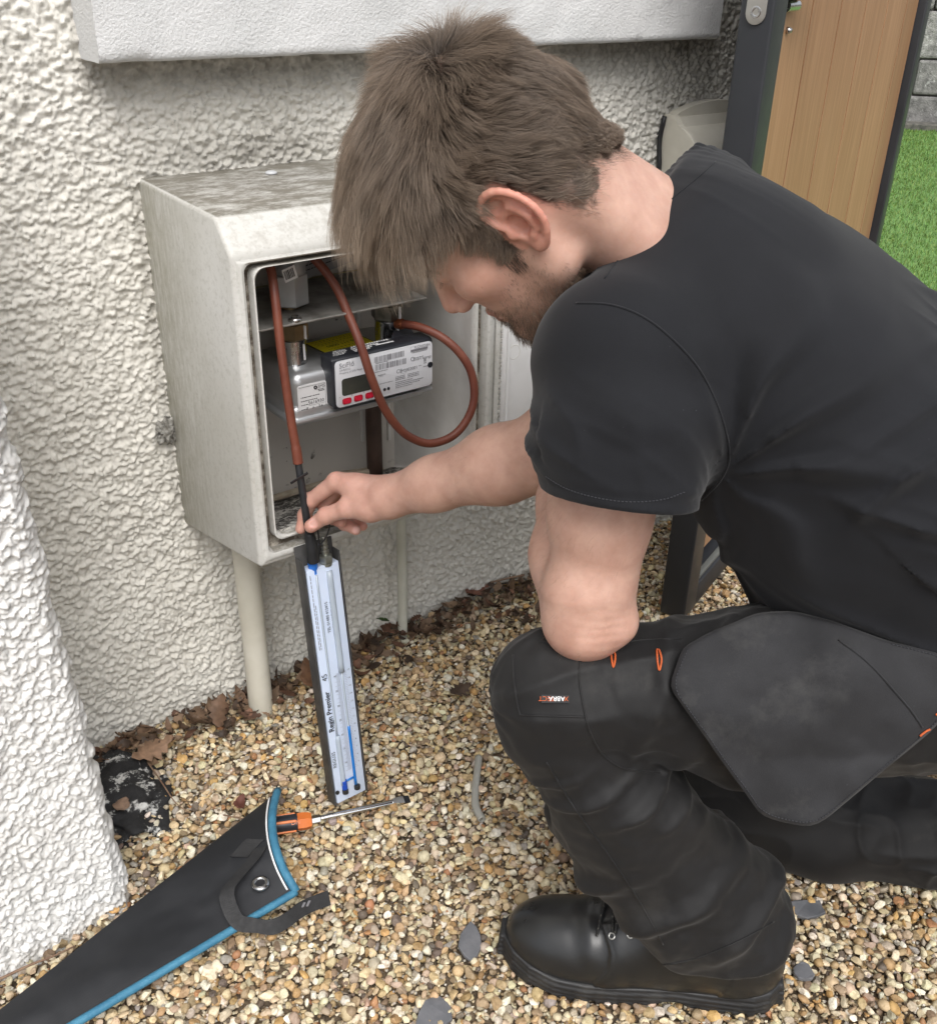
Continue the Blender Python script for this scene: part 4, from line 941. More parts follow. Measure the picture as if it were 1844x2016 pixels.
def loft(bm, secs):
    rings = [[bm.verts.new(Mb @ Vector((sx*a, sy*b, z))) for a, b in ((-1, -1), (1, -1), (1, 1), (-1, 1))] for sx, sy, z in secs]
    for r1, r2 in zip(rings, rings[1:]):
        for i in range(4): bm.faces.new((r1[i], r1[(i+1) % 4], r2[(i+1) % 4], r2[i]))
    bm.faces.new(rings[0][::-1]); bm.faces.new(rings[-1])
loft(bm, [(.0040, .0040, L2-.027), (.0058, .0026, L2-.014), (.0058, .0018, L2-.009)]); shf = bm_obj('shaft', bm, pm('bright chrome', (.78, .79, .8), None, 5, .16, 1.), smooth=True, auto=30)
bm = bmesh.new(); loft(bm, [(.0058, .0018, L2-.009), (.0056, .0010, L2)]); tp2 = bm_obj('blade_tip', bm, pm('black oxide', (.03, .032, .036), None, 5, .4, .6)); tp2.parent = shf
td = unit(sB-sA); sdn = unit(np.cross(td, [0, 0, 1])); nz = np.cross(sdn, td); nz = nz if nz[2] > 0 else -nz
vn = unit(CO-sB); vn = unit(vn-td*(vn@td)); sdn = np.cross(vn, td)
lt = text_mesh([('DN', .0085, sA+td*(Ls*.56)+vn*.0128-sdn*.003, td, np.cross(vn, td), 'LEFT')], 'grip_lettering', M_or, gr_)
adopt(drv, gr_, co, inl, shf)
# clear tube offcut
tb = [pl(942, 1492, 2, .016), pl(938, 1530, 2, .016), pl(935, 1560, 2, .015), pl(937, 1590, 2, .014), pl(949, 1614, 2, .013)]
TB = catmull(tb, 8); k = NT('milky tube'); k.set(Base_Color=(.50, .49, .44), Roughness=.3, Transmission_Weight=.35, Subsurface_Weight=.2, Subsurface_Radius=(.004, .004, .004))
V1, F1 = tube_vf(TB, .0058+.0004*(np.arange(len(TB)) % 11 == 0), 16, False); V2, F2 = tube_vf(TB, .0040, 16, False)
n_ = len(V1); kk = np.arange(16); e1 = np.stack([kk, (kk+1) % 16, n_+(kk+1) % 16, n_+kk], 1); e2 = np.stack([n_-16+kk, n_-16+(kk+1) % 16, 2*n_-16+(kk+1) % 16, 2*n_-16+kk], 1)
o = mesh_np('tube_offcut', np.r_[V1, V2], [np.concatenate([F1[0], F2[0][:, ::-1]+n_, e1[:, ::-1], e2])], k.m); tag(o, 'short milky plastic tube offcut lying on the gravel left of the knee', 'tube')
# slate chips
M_slate = pm('slate', (.10, .105, .115), (.17, .17, .18), 25, .6, bump=.4, bscale=60, bdist=.003)
def slate(px, py, rx, ry, rot, seed, label):
    c = pl(px, py, 2, .016); r_ = np.random.default_rng(seed); n = 10; pts = []
    for q in range(n):
        a = 2*np.pi*q/n; s_ = r_.uniform(.74, 1.14); x_, y_ = rx*s_*np.cos(a), ry*s_*np.sin(a)
        pts.append(Vector((c[0]+x_*math.cos(rot)-y_*math.sin(rot), c[1]+x_*math.sin(rot)+y_*math.cos(rot), c[2]+.004*r_.normal()*.3)))
    bm = bmesh.new(); prism(bm, pts, (0, 0, -.006), .0012); o = bm_obj('slate_chip', bm, M_slate, smooth=False); tag(o, label, 'slate chip', 'slate chips in the gravel')
slate(927, 1850, .030, .0165, .95, 1, 'grey slate chip on the gravel left of the boot toe')
slate(852, 1998, .030, .020, .3, 2, 'grey slate chip at the bottom edge of the photo')
slate(1590, 1787, .026, .016, -.5, 3, 'grey slate chip with two pebbles on it, right of the trouser leg')
slate(1582, 1912, .013, .012, .2, 4, 'small dark slate chip just right of the boot heel')
# bitumen painted footing by the pier
bm = bmesh.new(); bmesh.ops.create_icosphere(bm, subdivisions=5, radius=1)
for q in bm.verts:
    n_ = q.co.copy(); f_ = float(fbm(np.array([n_[:]])*2.2, 4, 6)[0]); q.co = n_*(1+.22*f_)
    q.co.x *= .075; q.co.y *= .10; q.co.z *= .030
bmesh.ops.translate(bm, verts=bm.verts, vec=(.250, 1.195, .006))
k = NT('bitumen with white splashes'); v = k.coord(); c = k.mix(k.ramp(k.noise(v, 34, 7, .75), [(.54, 0.), (.60, 1.)]), (.014, .014, .015), (.55, .55, .53)); k.set(Base_Color=c, Roughness=.75, Normal=k.bump(k.noise(v, 150, 4), .6, .003))
o = bm_obj('footing_lump', bm, k.m, smooth=True); tag(o, 'black bitumen lump splashed with white paint, between pier and wall', 'footing')
# dead leaves ---------------------------------------------------------------
def leaf_vf(c, L, Wd, rot, pitch, roll, curl, seed, lobed=False):
    r_ = np.random.default_rng(seed); n = 11; out = []
    for i in range(n):
        t = i/(n-1); w_ = Wd*math.sin(math.pi*min(1, t*.97+.02))**.8*(1-.25*t)
        if lobed: w_ *= .62+.55*(i % 2)
        for s_ in (-1, 0, 1):
            x_ = L*(t-.5); y_ = s_*w_*(1+.12*r_.normal()); z_ = curl*L*((t-.5)**2)*1.6+abs(s_)*Wd*.5*curl+r_.normal()*L*.012
            out.append((x_, y_, z_))
    V = np.array(out); R_ = np.array((Matrix.Rotation(rot, 3, 'Z') @ Matrix.Rotation(pitch, 3, 'Y') @ Matrix.Rotation(roll, 3, 'X')))
    V = V@R_.T+np.asarray(c); i = np.arange(n-1)[:, None]*3+np.array([0, 1]); i = i.ravel()
    return V, [np.stack([i, i+3, i+4, i+1], 1)]
LC = np.array([(.13, .080, .050), (.18, .115, .070), (.09, .055, .036), (.23, .155, .10), (.14, .070, .042), (.07, .046, .032)])
r = np.random.default_rng(21); parts = []; cc = []
for q in range(460):
    x_ = r.uniform(.22, 1.28); band = .075 if x_ < .62 else .07; y_ = YW-.015-abs(r.normal(0, band*.42))
    if x_ > 1.0: y_ = YW-.015-abs(r.normal(0, .06))
    vf = leaf_vf((x_, y_, .012+.022*r.random()*np.exp(-(YW-y_)/.05)+.006), r.uniform(.014, .038), r.uniform(.004, .010), r.uniform(0, 6.28), r.normal(0, .45), r.normal(0, .5), r.uniform(-.2, .8), q, r.random() < .3)
    parts.append(vf); cc.append(np.tile(LC[r.integers(len(LC))]*r.uniform(.6, 1.3), (len(vf[0]), 1)))
V, F = join_vf(parts); M_leaf = attr_mat('dead leaf', rough=.65, nscale=70, namt=.4, bump=.3, bscale=200)
k_ = M_leaf
o = mesh_np('leaf_litter', V, F, M_leaf, attrs={'col': np.concatenate(cc)}); tag(o, 'drift of brown dead leaves along the foot of the wall', kind='stuff')
def one_leaf(px, py, z, L, Wd, rot, pitch, roll, curl, col, lobed, label, name='dead_leaf', cat='leaf', group='larger dead leaves'):
    c = pl(px, py, 2, z); V, F = leaf_vf(c, L, Wd, rot, pitch, roll, curl, int(px), lobed)
    o = mesh_np(name, V, F, M_leaf, attrs={'col': np.tile(col, (len(V), 1))}); md = o.modifiers.new('s', 'SOLIDIFY'); md.thickness = .0006; tag(o, label, cat, group)
one_leaf(300, 1478, .030, .075, .020, .25, .1, .3, .3, (.26, .16, .10), True, 'pointed tan dead leaf beside the black footing lump')
one_leaf(222, 1488, .028, .05, .013, .3, .2, -.2, .2, (.15, .085, .05), False, 'dark brown dead leaf touching the right edge of the pier')
one_leaf(385, 1420, .035, .055, .022, 1.0, .5, .4, .5, (.15, .095, .06), True, 'curled brown dead leaf against the wall left of the thick pipe')
one_leaf(430, 1400, .045, .055, .019, .9, -.6, .6, .3, (.13, .075, .045), True, 'upright dark dead leaf against the wall next to the thick pipe')
one_leaf(240, 1585, .036, .028, .014, .8, .1, .1, .2, (.30, .20, .14), False, 'small tan dead leaf on the black footing lump')
one_leaf(607, 1330, .035, .06, .02, 1.4, -.5, .3, .3, (.14, .07, .035), False, 'brown dead leaf standing behind the left edge of the gauge')
one_leaf(768, 1238, .028, .05, .018, .4, .2, .2, .2, (.16, .08, .05), False, 'reddish dead leaf at the foot of the thin conduit')
one_leaf(940, 1160, .03, .09, .02, .35, .1, .2, .3, (.20, .09, .06), True, 'reddish brown dead fern frond at the wall foot behind the elbow')
one_leaf(752, 1222, .045, .035, .014, 1.2, .6, .3, .3, (.05, .10, .03), False, 'small green leaf at the wall foot beside the thin conduit', 'green_leaf', 'leaf', None)
one_leaf(470, 1585, .02, .03, .010, .9, .1, .4, .6, (.14, .05, .035), False, 'dark red dead leaf lying on the gravel above the case mouth')
one_leaf(905, 1360, .02, .05, .016, .2, .15, .2, .3, (.07, .045, .03), True, 'dark rotten leaf on the gravel left of the trouser knee')
def twig(name, pts, r0, label, z=.02):
    P_ = catmull([pl(x, y, 2, zz_) for x, y, zz_ in pts], 6); tube(name, P_, np.linspace(r0, r0*.5, len(P_)), pm('twig', (.17, .10, .065), (.25, .17, .11), 40, .8), n=6)
    tag(bpy.data.objects[name] if name in bpy.data.objects else None, label, 'twig') if False else None
def twig(pts, r0, label):
    P_ = catmull([pl(x, y, 2, zz_) for x, y, zz_ in pts], 6); o = tube('twig', P_, np.linspace(r0, r0*.5, len(P_)), M_twig, n=6); tag(o, label, 'twig', 'twigs on the gravel')
M_twig = pm('twig', (.17, .10, .065), (.25, .17, .11), 40, .8)
twig([(290, 1500, .022), (318, 1540, .03), (345, 1580, .026), (372, 1600, .02)], .0014, 'thin brown twig on the gravel right of the black footing lump')
twig([(440, 1605, .024), (480, 1612, .028), (525, 1610, .024)], .0012, 'thin twig between the case mouth and the footing lump')
twig([(1032, 1132, .04), (985, 1142, .035), (930, 1158, .03), (880, 1185, .024), (800, 1270, .02)], .0022, 'long reddish twig at the wall foot behind the elbow')
twig([(0, 1928, .03), (60, 1900, .03), (100, 1885, .028), (150, 1862, .02)], .002, 'tan twig at the foot of the pier beside the case')
# cobwebby dirt clump on wall beside the cabinet
bm = bmesh.new(); bmesh.ops.create_icosphere(bm, subdivisions=4, radius=1)
for q in bm.verts:
    f_ = float(fbm(np.array([q.co[:]])*2.6, 3, 12)[0]); q.co *= (1+.6*f_); q.co.x *= .012; q.co.y *= .005; q.co.z *= .017
c_ = pl(328, 850, 1, YW-.01); bmesh.ops.translate(bm, verts=bm.verts, vec=c_)
o = bm_obj('cobweb_clump', bm, pm('cobweb dirt', (.16, .15, .13), (.38, .37, .34), 160, .95, bump=1., bscale=300, bdist=.004), smooth=True); tag(o, 'grey cobweb clump caught between roughcast and the cabinet side', 'cobweb')
# ================================================================== PERSON : signed distance modelling
def sn_extract(f, lo, hi, h, coarse=6, project=2):
    """sparse surface nets on a lattice of pitch h; returns vertices and quads"""
    lo = np.asarray(lo, float); hi = np.asarray(hi, float); B = coarse
    nb = np.ceil((hi-lo)/(h*B)).astype(int)+1
    I = np.stack(np.meshgrid(*[np.arange(n) for n in nb], indexing='ij'), -1).reshape(-1, 3)
    cen = lo+(I+.5)*h*B; d = f(cen); I = I[np.abs(d) < h*B*1.15+.004]
    loc = np.stack(np.meshgrid(*[np.arange(B)]*3, indexing='ij'), -1).reshape(-1, 3)
    cells = (I[:, None]*B+loc).reshape(-1, 3)
    N = nb*B+3
    key = lambda c: (c[:, 0]*N[1]+c[:, 1])*N[2]+c[:, 2]
    corners = np.array([[0, 0, 0], [1, 0, 0], [0, 1, 0], [1, 1, 0], [0, 0, 1], [1, 0, 1], [0, 1, 1], [1, 1, 1]])
    ck = np.stack([key(cells+c) for c in corners], 1)
    uk, inv = np.unique(ck.ravel(), return_inverse=True); inv = inv.reshape(ck.shape)
    pk = np.stack([uk//(N[1]*N[2]), (uk//N[2]) % N[1], uk % N[2]], 1)
    val = np.concatenate([f(lo+pk[i:i+200000]*h) for i in range(0, len(pk), 200000)])
    cv = val[inv]; neg = cv < 0; act = neg.any(1) & ~neg.all(1)
    cells = cells[act]; cv = cv[act]; inv = inv[act]
    edges = [(0, 1), (2, 3), (4, 5), (6, 7), (0, 2), (1, 3), (4, 6), (5, 7), (0, 4), (1, 5), (2, 6), (3, 7)]
    S = np.zeros((len(cells), 3)); C = np.zeros(len(cells))
    for a, b in edges:
        m_ = (cv[:, a] < 0) != (cv[:, b] < 0); t = cv[m_, a]/(cv[m_, a]-cv[m_, b])
        S[m_] += corners[a]+(corners[b]-corners[a])*t[:, None]; C[m_] += 1
    V = lo+(cells+S/C[:, None])*h
    ckey = key(cells); order = np.argsort(ckey); sk = ckey[order]
    def find(c):
        k_ = key(c); p = np.clip(np.searchsorted(sk, k_), 0, len(sk)-1); return np.where(sk[p] == k_, order[p], -1)
    Q = []
    for ax, (e0, e1) in enumerate(((0, 1), (0, 2), (0, 4))):
        a, b = [(1, 2), (2, 0), (0, 1)][ax]
        s0, s1 = cv[:, e0] < 0, cv[:, e1] < 0; m_ = np.nonzero(s0 != s1)[0]
        da = np.zeros(3, int); da[a] = 1; db = np.zeros(3, int); db[b] = 1; c = cells[m_]
        q = np.stack([m_, find(c-da), find(c-da-db), find(c-db)], 1); ok = (q >= 0).all(1); q = q[ok]; fl = ~s0[m_][ok]
        q[fl] = q[fl][:, ::-1]; Q.append(q)
    Q = np.concatenate(Q)
    for _ in range(project):
        e = h*.35; g = np.stack([f(V+np.eye(3)[i]*e)-f(V-np.eye(3)[i]*e) for i in range(3)], 1)/(2*e)
        d = f(V); V = V-np.clip(d[:, None]*g/(np.sum(g*g, 1)[:, None]+1e-6), -h*.6, h*.6)
    return V, Q
def relax(V, Q, it=2, k_=.5):
    a = np.concatenate([Q[:, [0, 1]], Q[:, [1, 2]], Q[:, [2, 3]], Q[:, [3, 0]]]); n = len(V)
    a = np.concatenate([a, a[:, ::-1]]); cnt = np.bincount(a[:, 0], minlength=n)
    for _ in range(it):
        s = np.stack([np.bincount(a[:, 0], V[a[:, 1], i], n) for i in range(3)], 1)/np.maximum(cnt, 1)[:, None]
        V = V+(s-V)*k_
    return V
def smin(a, b, k_): 
    h = np.clip(.5+.5*(b-a)/k_, 0, 1); return b+(a-b)*h-k_*h*(1-h)
def smax(a, b, k_): return -smin(-a, -b, k_)
def rcone(p, a, b, ra, rb):
    a = np.asarray(a, float); b = np.asarray(b, float); ab = b-a; t = np.clip((p-a)@ab/(ab@ab), 0, 1)
    return np.linalg.norm(p-a-t[:, None]*ab, axis=1)-(ra+(rb-ra)*t)
def ell(p, c, r, R=None):
    q = p-np.asarray(c)
    if R is not None: q = q@R
    r = np.asarray(r, float); k0 = np.linalg.norm(q/r, axis=1); k1 = np.linalg.norm(q/(r*r), axis=1)
    return k0*(k0-1)/(k1+1e-9)
def chain(p, pts, rad, k_=.01):
    d = None
    for a, b, ra, rb in zip(pts, pts[1:], rad, rad[1:]):
        q = rcone(p, a, b, ra, rb); d = q if d is None else smin(d, q, k_)
    return d
def sstep(x, a, b):
    t = np.clip((x-a)/(b-a), 0, 1); return t*t*(3-2*t)
# joints -----------------------------------------------------------------
HT_ = np.array([.5837, .7279, .9347]); HR = np.array([[-.4503, -.5605, -.695], [.4404, -.8166, .3732], [-.7767, -.138, .6145]]); HS = .985
HT_ = HT_+np.array([0, 0, 0])
def to_head(p): return ((p-HT_)@HR)/HS
def from_head(q): return HS*(np.asarray(q, float)@HR.T)+HT_
NB = np.array([.770, .684, .868]); LS = dep(1222, 735, .895); LE = dep(1168, 1222, .965); LW = dep(1165, 880, 1.10)
RS = np.array([.885, .80, .82]); RE = dep(1110, 878, 1.10); RW = pl(772, 976, 1, .972)
PC = np.array([1.03, .37, .53]); LH = np.array([.945, .335, .525]); RH = np.array([1.125, .41, .50]); LK = dep(1088, 1356, 1.0); LA = np.array([.742, .462, .10])
RK = np.array([.935, .605, .066]); RA = np.array([1.21, .350, .058])
# torso frame
TA = unit(PC-NB); TL = unit((LS-RS)-TA*((LS-RS)@TA)); TB = -np.cross(TA, TL)            # along, left, dorsal
if TB[2] < 0: TB = -TB
TLEN = np.linalg.norm(PC-NB)
def torso(p, grow=0., hang=0.):
    q = p-NB; s = q@TA; a = q@TL; b = q@TB
    S = np.array([-.05, 0., .05, .10, .16, .25, .35, .45, .56, .68])
    Wd = np.array([.050, .085, .150, .185, .195, .190, .178, .172, .178, .185])
    Dd = np.array([.050, .056, .066, .080, .092, .098, .096, .096, .104, .110])        # dorsal
    Dv = np.array([.050, .060, .085, .110, .125, .125, .118, .115, .110, .110])        # ventral
    w_ = np.interp(s, S, Wd)+grow; dd = np.interp(s, S, Dd)+grow; dv = np.interp(s, S, Dv)+grow+hang*sstep(s, .16, .46)
    d_ = np.where(b > 0, dd, dv); e = 2.35
    r_ = ((np.abs(a)/w_)**e+(np.abs(b)/d_)**e)**(1/e)
    side = (r_-1)*np.minimum(w_, d_)*.9
    return smax(side, np.maximum(-.05-s, s-.70), .04)
# head -------------------------------------------------------------------------
EAR_T = math.radians(26)
def ear_xyz(x, z, o=0.):
    """ear plane point (x forward, z up, o outward) in head space, left side"""
    return np.array([x*math.cos(EAR_T)-.004, .0745+max(0, .014-x)*math.sin(EAR_T)*1.15+o, z-.004])
HEL = [(.010, .000), (.016, .012), (.016, .024), (.008, .033), (-.004, .036), (-.016, .031), (-.024, .018), (-.0265, .002), (-.023, -.012), (-.016, -.022), (-.007, -.029), (.002, -.031)]
HELP = catmull([ear_xyz(x, z, .001) for x, z in HEL], 2)
ANT = [ear_xyz(-.002, .022, -.003), ear_xyz(-.012, .012, -.001), ear_xyz(-.0155, -.002, 0.), ear_xyz(-.011, -.015, -.001), ear_xyz(-.003, -.020, -.002)]
_er = np.array([math.cos(EAR_T), -math.sin(EAR_T), 0]); EARR = np.stack([_er, np.array([math.sin(EAR_T), math.cos(EAR_T), 0]), np.array([0, 0, 1.])], 1)
def ear_sdf(q):
    d = ell(q, ear_xyz(-.005, .002, -.004), (.0205, .0040, .032), EARR)
    d = smin(d, ell(q, ear_xyz(-.002, -.012, -.010), (.014, .010, .018), EARR), .006)
    hx = chain(q, HELP, [.0030]*2+[.0036]*8+[.0034]*(len(HELP)-10), .001)
    d = smin(d, hx, .0025)
    d = smin(d, chain(q, ANT, [.0026, .0034, .0036, .0034, .0026], .001), .004)
    d = smin(d, ell(q, ear_xyz(-.001, -.0275, -.0005), (.0085, .0042, .0085), EARR), .004)         # lobe
    d = smax(d, -ell(q, ear_xyz(.001, -.004, .004), (.0085, .0185, .0125), EARR), .003)             # concha
    d = smax(d, -ell(q, ear_xyz(.002, .022, .0035), (.0100, .0100, .0068), EARR), .003)             # hollow under the helix
    d = smin(d, ell(q, ear_xyz(.0115, -.006, .001), (.0045, .0045, .0065), EARR), .003)            # tragus
    d = smin(d, ell(q, ear_xyz(-.004, -.0185, .0005), (.004, .0035, .004), EARR), .003)             # antitragus
    return d
def head_sdf(q):
    qa = q*np.array([1, 0, 1.])+np.abs(q*np.array([0, 1., 0]))
    d = ell(q, (-.007, 0, .044), (.095, .076, .086))
    d = smin(d, ell(q, (-.022, 0, .008), (.073, .068, .074)), .03)
    d = smin(d, ell(q, (.044, 0, -.030), (.053, .058, .086)), .03)
    d = smin(d, rcone(qa, (.004, .050, -.062), (.070, .016, -.106), .018, .017), .03)
    d = smin(d, rcone(qa, (-.002, .054, -.02), (.004, .051, -.062), .018, .018), .025)
    d = smin(d, ell(q, (.074, 0, -.106), (.021, .024, .018)), .018)
    d = smin(d, ell(qa, (.058, .043, -.022), (.028, .020, .018)), .022)
    d = smin(d, rcone(qa, (.089, 0, .020), (.078, .040, .020), .011, .011), .016)
    d = smax(d, -ell(qa, (.101, .032, .000), (.016, .017, .012)), .012)
    d = smin(d, ell(qa, (.0815, .031, .001), (.0125, .0135, .0115)), .004)
    d = smin(d, rcone(q, (.090, 0, .008), (.113, 0, -.034), .009, .0115), .012)
    d = smin(d, ell(qa, (.103, .0125, -.040), (.0105, .0085, .0078)), .006)
    d = smax(d, -ell(qa, (.108, .007, -.0475), (.0055, .0035, .004)), .002)
    d = smin(d, rcone(qa, (.0955, 0, -.069), (.086, .022, -.072), .0065, .0035), .006)
    d = smin(d, rcone(qa, (.0935, 0, -.081), (.085, .019, -.078), .007, .004), .006)
    near = np.abs(qa[:, 1]-.08) < .05
    if near.any():
        e = np.full(len(q), 1.); e[near] = ear_sdf(qa[near]); d = smin(d, e, .0025)
    return d*HS
# right hand -----------------------------------------------------------
D0 = (pl(606, 1030, 1, 1.021)-CO)@_f
def hp3(x, y, dz): return dep(x, y, D0+dz)
WR = hp3(768, 978, -.055)
RW = WR
FING = {
 'thumb': ([hp3(728, 998, -.048), hp3(684, 1000, -.040), hp3(642, 1015, -.026), hp3(612, 1036, -.0155)], [.0160, .0122, .0105, .0088]),
 'index': ([hp3(662, 948, -.030), hp3(613, 984, -.006), hp3(600, 1014, .012), hp3(592, 1041, .0135)], [.0118, .0096, .0086, .0072]),
 'middle': ([hp3(670, 950, -.010), hp3(637, 990, .018), hp3(652, 1018, .012), hp3(671, 1029, .000)], [.0122, .0098, .0088, .0074]),
 'ring': ([hp3(688, 957, .008), hp3(660, 1004, .032), hp3(678, 1031, .020), hp3(700, 1043, .008)], [.0118, .0094, .0084, .0072]),
 'pinky': ([hp3(704, 966, .024), hp3(686, 1008, .040), hp3(700, 1028, .030), hp3(714, 1036, .020)], [.0108, .0082, .0074, .0064])}
NAIL = [(hp3(617, 1030, -.0255), unit(hp3(612, 1036, 0)-hp3(642, 1015, -.012)), .0075, .0052), (hp3(701, 1045, -.001), unit(hp3(700, 1043, .008)-hp3(678, 1031, .020)), .005, .004)]
def hand_sdf(p):
    d = None
    for n_, (P_, R_) in FING.items():
        if n_ != 'thumb':
            palm = rcone(p, WR, P_[0], .0215 if n_ in ('middle', 'ring') else .019, R_[0]*1.05); d = palm if d is None else smin(d, palm, .012)
    d = smin(d, rcone(p, WR+(FING['thumb'][0][0]-WR)*.2, FING['thumb'][0][0], .019, .0165), .014)
    d = smin(d, rcone(p, FING['thumb'][0][0], FING['index'][0][0]+(WR-FING['index'][0][0])*.35, .013, .012), .014)
    d = smin(d, rcone(p, FING['thumb'][0][0], FING['thumb'][0][1], .0165, .0125), .010)
    for n_, (P_, R_) in FING.items():
        s = 1 if n_ == 'thumb' else 0
        fd = None
        for i in range(s, 3):
            q = rcone(p, P_[i], P_[i+1], R_[i]*.96, R_[i+1]*.98); fd = q if fd is None else smin(fd, q, .003)
        for i in (1, 2):
            fd = smin(fd, np.linalg.norm(p-P_[i], axis=1)-R_[i]*1.04, .004)
        d = smin(d, fd, .0045)
    for c, ax_, l_, w_ in NAIL[:1]:
        vw = unit(CO-c); bx = np.cross(ax_, vw); q = p-c; d = smax(d, -ell(q, vw*.0012, (l_, w_, .0011), np.stack([ax_, unit(bx), unit(np.cross(bx, ax_))], 1)), .0012)
    return d
def arms_sdf(p):
    mid = RE+(RW-RE)*.35
    d = chain(p, [RS, RE], [.062, .047], .02); d = smin(d, chain(p, [RE, mid, RE+(RW-RE)*.72, RW], [.046, .0425, .0305, .0255], .02), .02)
    l = chain(p, [LS, LS+(LE-LS)*.55-_r*.005, LE-(LE-LS)*.01], [.060, .0455, .0365], .02)
    fm = LE+(LW-LE)*.34-_r*.014
    l = smin(l, chain(p, [LE-_r*.014-(LE-LS)*.01, fm, LE+(LW-LE)*.66-_r*.010, LW], [.036, .0465, .0445, .032], .02), .014)
    l = smin(l, rcone(p, LE+_r*.006, LE+unit(LE-LS)*.016+_r*.002, .026, .0165), .012)
    l = smin(l, chain(p, [LE-_r*.016-_f*.008-unit(LE-LS)*.030, LE-_r*.012-_f*.010+unit(LE-LS)*.006], [.034, .0235], .01), .022); l = smin(l, np.linalg.norm(p-(LE+_r*.022-_f*.010), axis=1)-.018, .014)
    de = np.linalg.norm(p-(LE+_r*.004+_f*-.03), axis=1); l = l+.00035*np.cos((p-LE)@unit(LE-LS)*2*np.pi/.0085+2.6*vnoise(p*70, 5))*np.exp(-(de/.026)**2)
    # left hand, closed, tucked behind the upper arm
    hw = unit(LW-LE); l = smin(l, ell(p, LW+hw*.055, (.034, .034, .045)), .02)
    for j in range(4):
        c0 = LW+hw*.075+_r*(.024*(j-1.5)); l = smin(l, chain(p, [c0, c0+hw*.022+_f*.02, c0+_f*.038-hw*.01], [.010, .009, .008], .004), .003)
    return smin(d, l, .004)
SK_K = .03
def body_sdf(p):
    d = np.full(len(p), .2)
    def part(fn, lo_, hi_, k_):
        nonlocal d
        m_ = ((p > np.asarray(lo_)-.04) & (p < np.asarray(hi_)+.04)).all(1)
        if m_.any():
            v_ = fn(p[m_]); d[m_] = smin(d[m_], v_, k_) if k_ else np.minimum(d[m_], v_)
    t = torso(p, -.035); d = t
    q = to_head(p); hl = np.linalg.norm(q, axis=1)
    m_ = hl < .24
    nk = np.full(len(p), .5); 
    n1 = from_head((-.028, 0, -.02)); 
    nk = smin(rcone(p, n1, NB+TA*.02-TB*.012, .053, .062), rcone(p, from_head((-.042, 0, -.035)), NB-TB*.006+TA*.015, .046, .054), .03)
    nk = smin(nk, rcone(p, from_head((-.05, .045, -.03)), NB+TL*.07+TA*.03, .024, .034), .03)
    nk = smin(nk, rcone(p, from_head((-.05, -.045, -.03)), NB-TL*.07+TA*.03, .024, .034), .03)
    if m_.any():
        hd = np.full(len(p), .1); hd[m_] = head_sdf(q[m_]); nk = np.where(m_, smin(nk, hd, .014), nk)
    d = smin(d, nk, .03)
    a_ = arms_sdf(p); d = smin(d, a_, .02)
    m2 = np.linalg.norm(p-FING['index'][0][0], axis=1) < .17
    if m2.any(): d[m2] = smin(d[m2], hand_sdf(p[m2]), .008)
    m3 = p[:, 2] < .68
    if m3.any():
        s = p[m3]; lg = chain(s, [LH, dep(1480, 1362, 1.02), LK+np.array([.02, -.01, -.015]), LA], [.06, .048, .034, .034], .02); lg = smin(lg, chain(s, [RH, RK, RA], [.06, .040, .034], .02), .02); d[m3] = np.minimum(d[m3], lg)
    return d
import time as _t
_t0 = _t.time()
bV, bQ = sn_extract(body_sdf, (.40, .18, .0), (1.32, 1.08, 1.12), .0025, 6, 2)
print('body', len(bV), _t.time()-_t0)
# ------------------------------------------------------------------ clothing volumes
def ridged(p, s): 
    n_ = vnoise(p, s); return (1-np.abs(n_))**3
def local(p, o, ax):
    """coordinates along ax and around it"""
    ax = unit(ax); e1 = unit(np.cross(ax, [.3, .9, .2])); e2 = np.cross(ax, e1); q = p-o; return np.stack([q@ax, q@e1, q@e2], 1)
RING = np.array([dep(*t) for t in ((1378, 287, 1.025), (1318, 345, .968), (1247, 420, .937), (1184, 520, .930), (1118, 605, .948), (1092, 640, 1.02), (1135, 560, 1.09), (1235, 430, 1.11), (1335, 322, 1.085))])
RC = RING.mean(0); _uu, _ss, _vv = np.linalg.svd(RING-RC); RN = _vv[2]; RN = RN if RN@(HT_-RC) > 0 else -RN
RINGC = catmull(RING, 6, True)
HEM = dep(1222, 985, .885)
def fold_shirt(p):
    q = p-NB; s = q@TA; a = q@TL; b = q@TB
    ang = np.arctan2(b, a)
    # drapes that run from the shoulder blade and the armpit down to the waist
    f1 = ridged(np.stack([s*3.2+ang*1.1, ang*3.4-s*7.0, a*0], 1), 4)*.0055*sstep(s, .16, .30)
    f2 = ridged(np.stack([s*5+ang*.6, ang*6-s*11, a*0+3], 1), 8)*.0028*sstep(s, .20, .34)
    f3 = .004*fbm(np.stack([s*7, a*7, b*7], 1), 2, 3)
    # short pulls under the collar
    dC = np.linalg.norm(p-RC-RN*-.03, axis=1)
    f4 = ridged(np.stack([dC*6, np.arctan2(q@unit(np.cross(RN, TA)), q@TL)*5, a*0], 1), 14)*.003*np.exp(-((dC-.12)/.04)**2)
    ap = p-dep(1408, 930, .90); ra = np.linalg.norm(ap, axis=1); fi = np.arctan2(ap@_u, ap@_r)
    f5 = (.5+.5*np.cos(fi*9.5+1.4*vnoise(p*14, 21)+.6))**3*.0060*np.exp(-((ra-.10)/.07)**2)
    f6 = (.5+.5*np.cos((s*1.0+a*.55+.05*vnoise(p*7, 23))*2*np.pi/.062))**4*.0072*sstep(s, .16, .28)*sstep(vnoise(p*5, 29), -.35, .4)
    return 1.2*(f1+f2)+f3+.35*f4+f5+f6
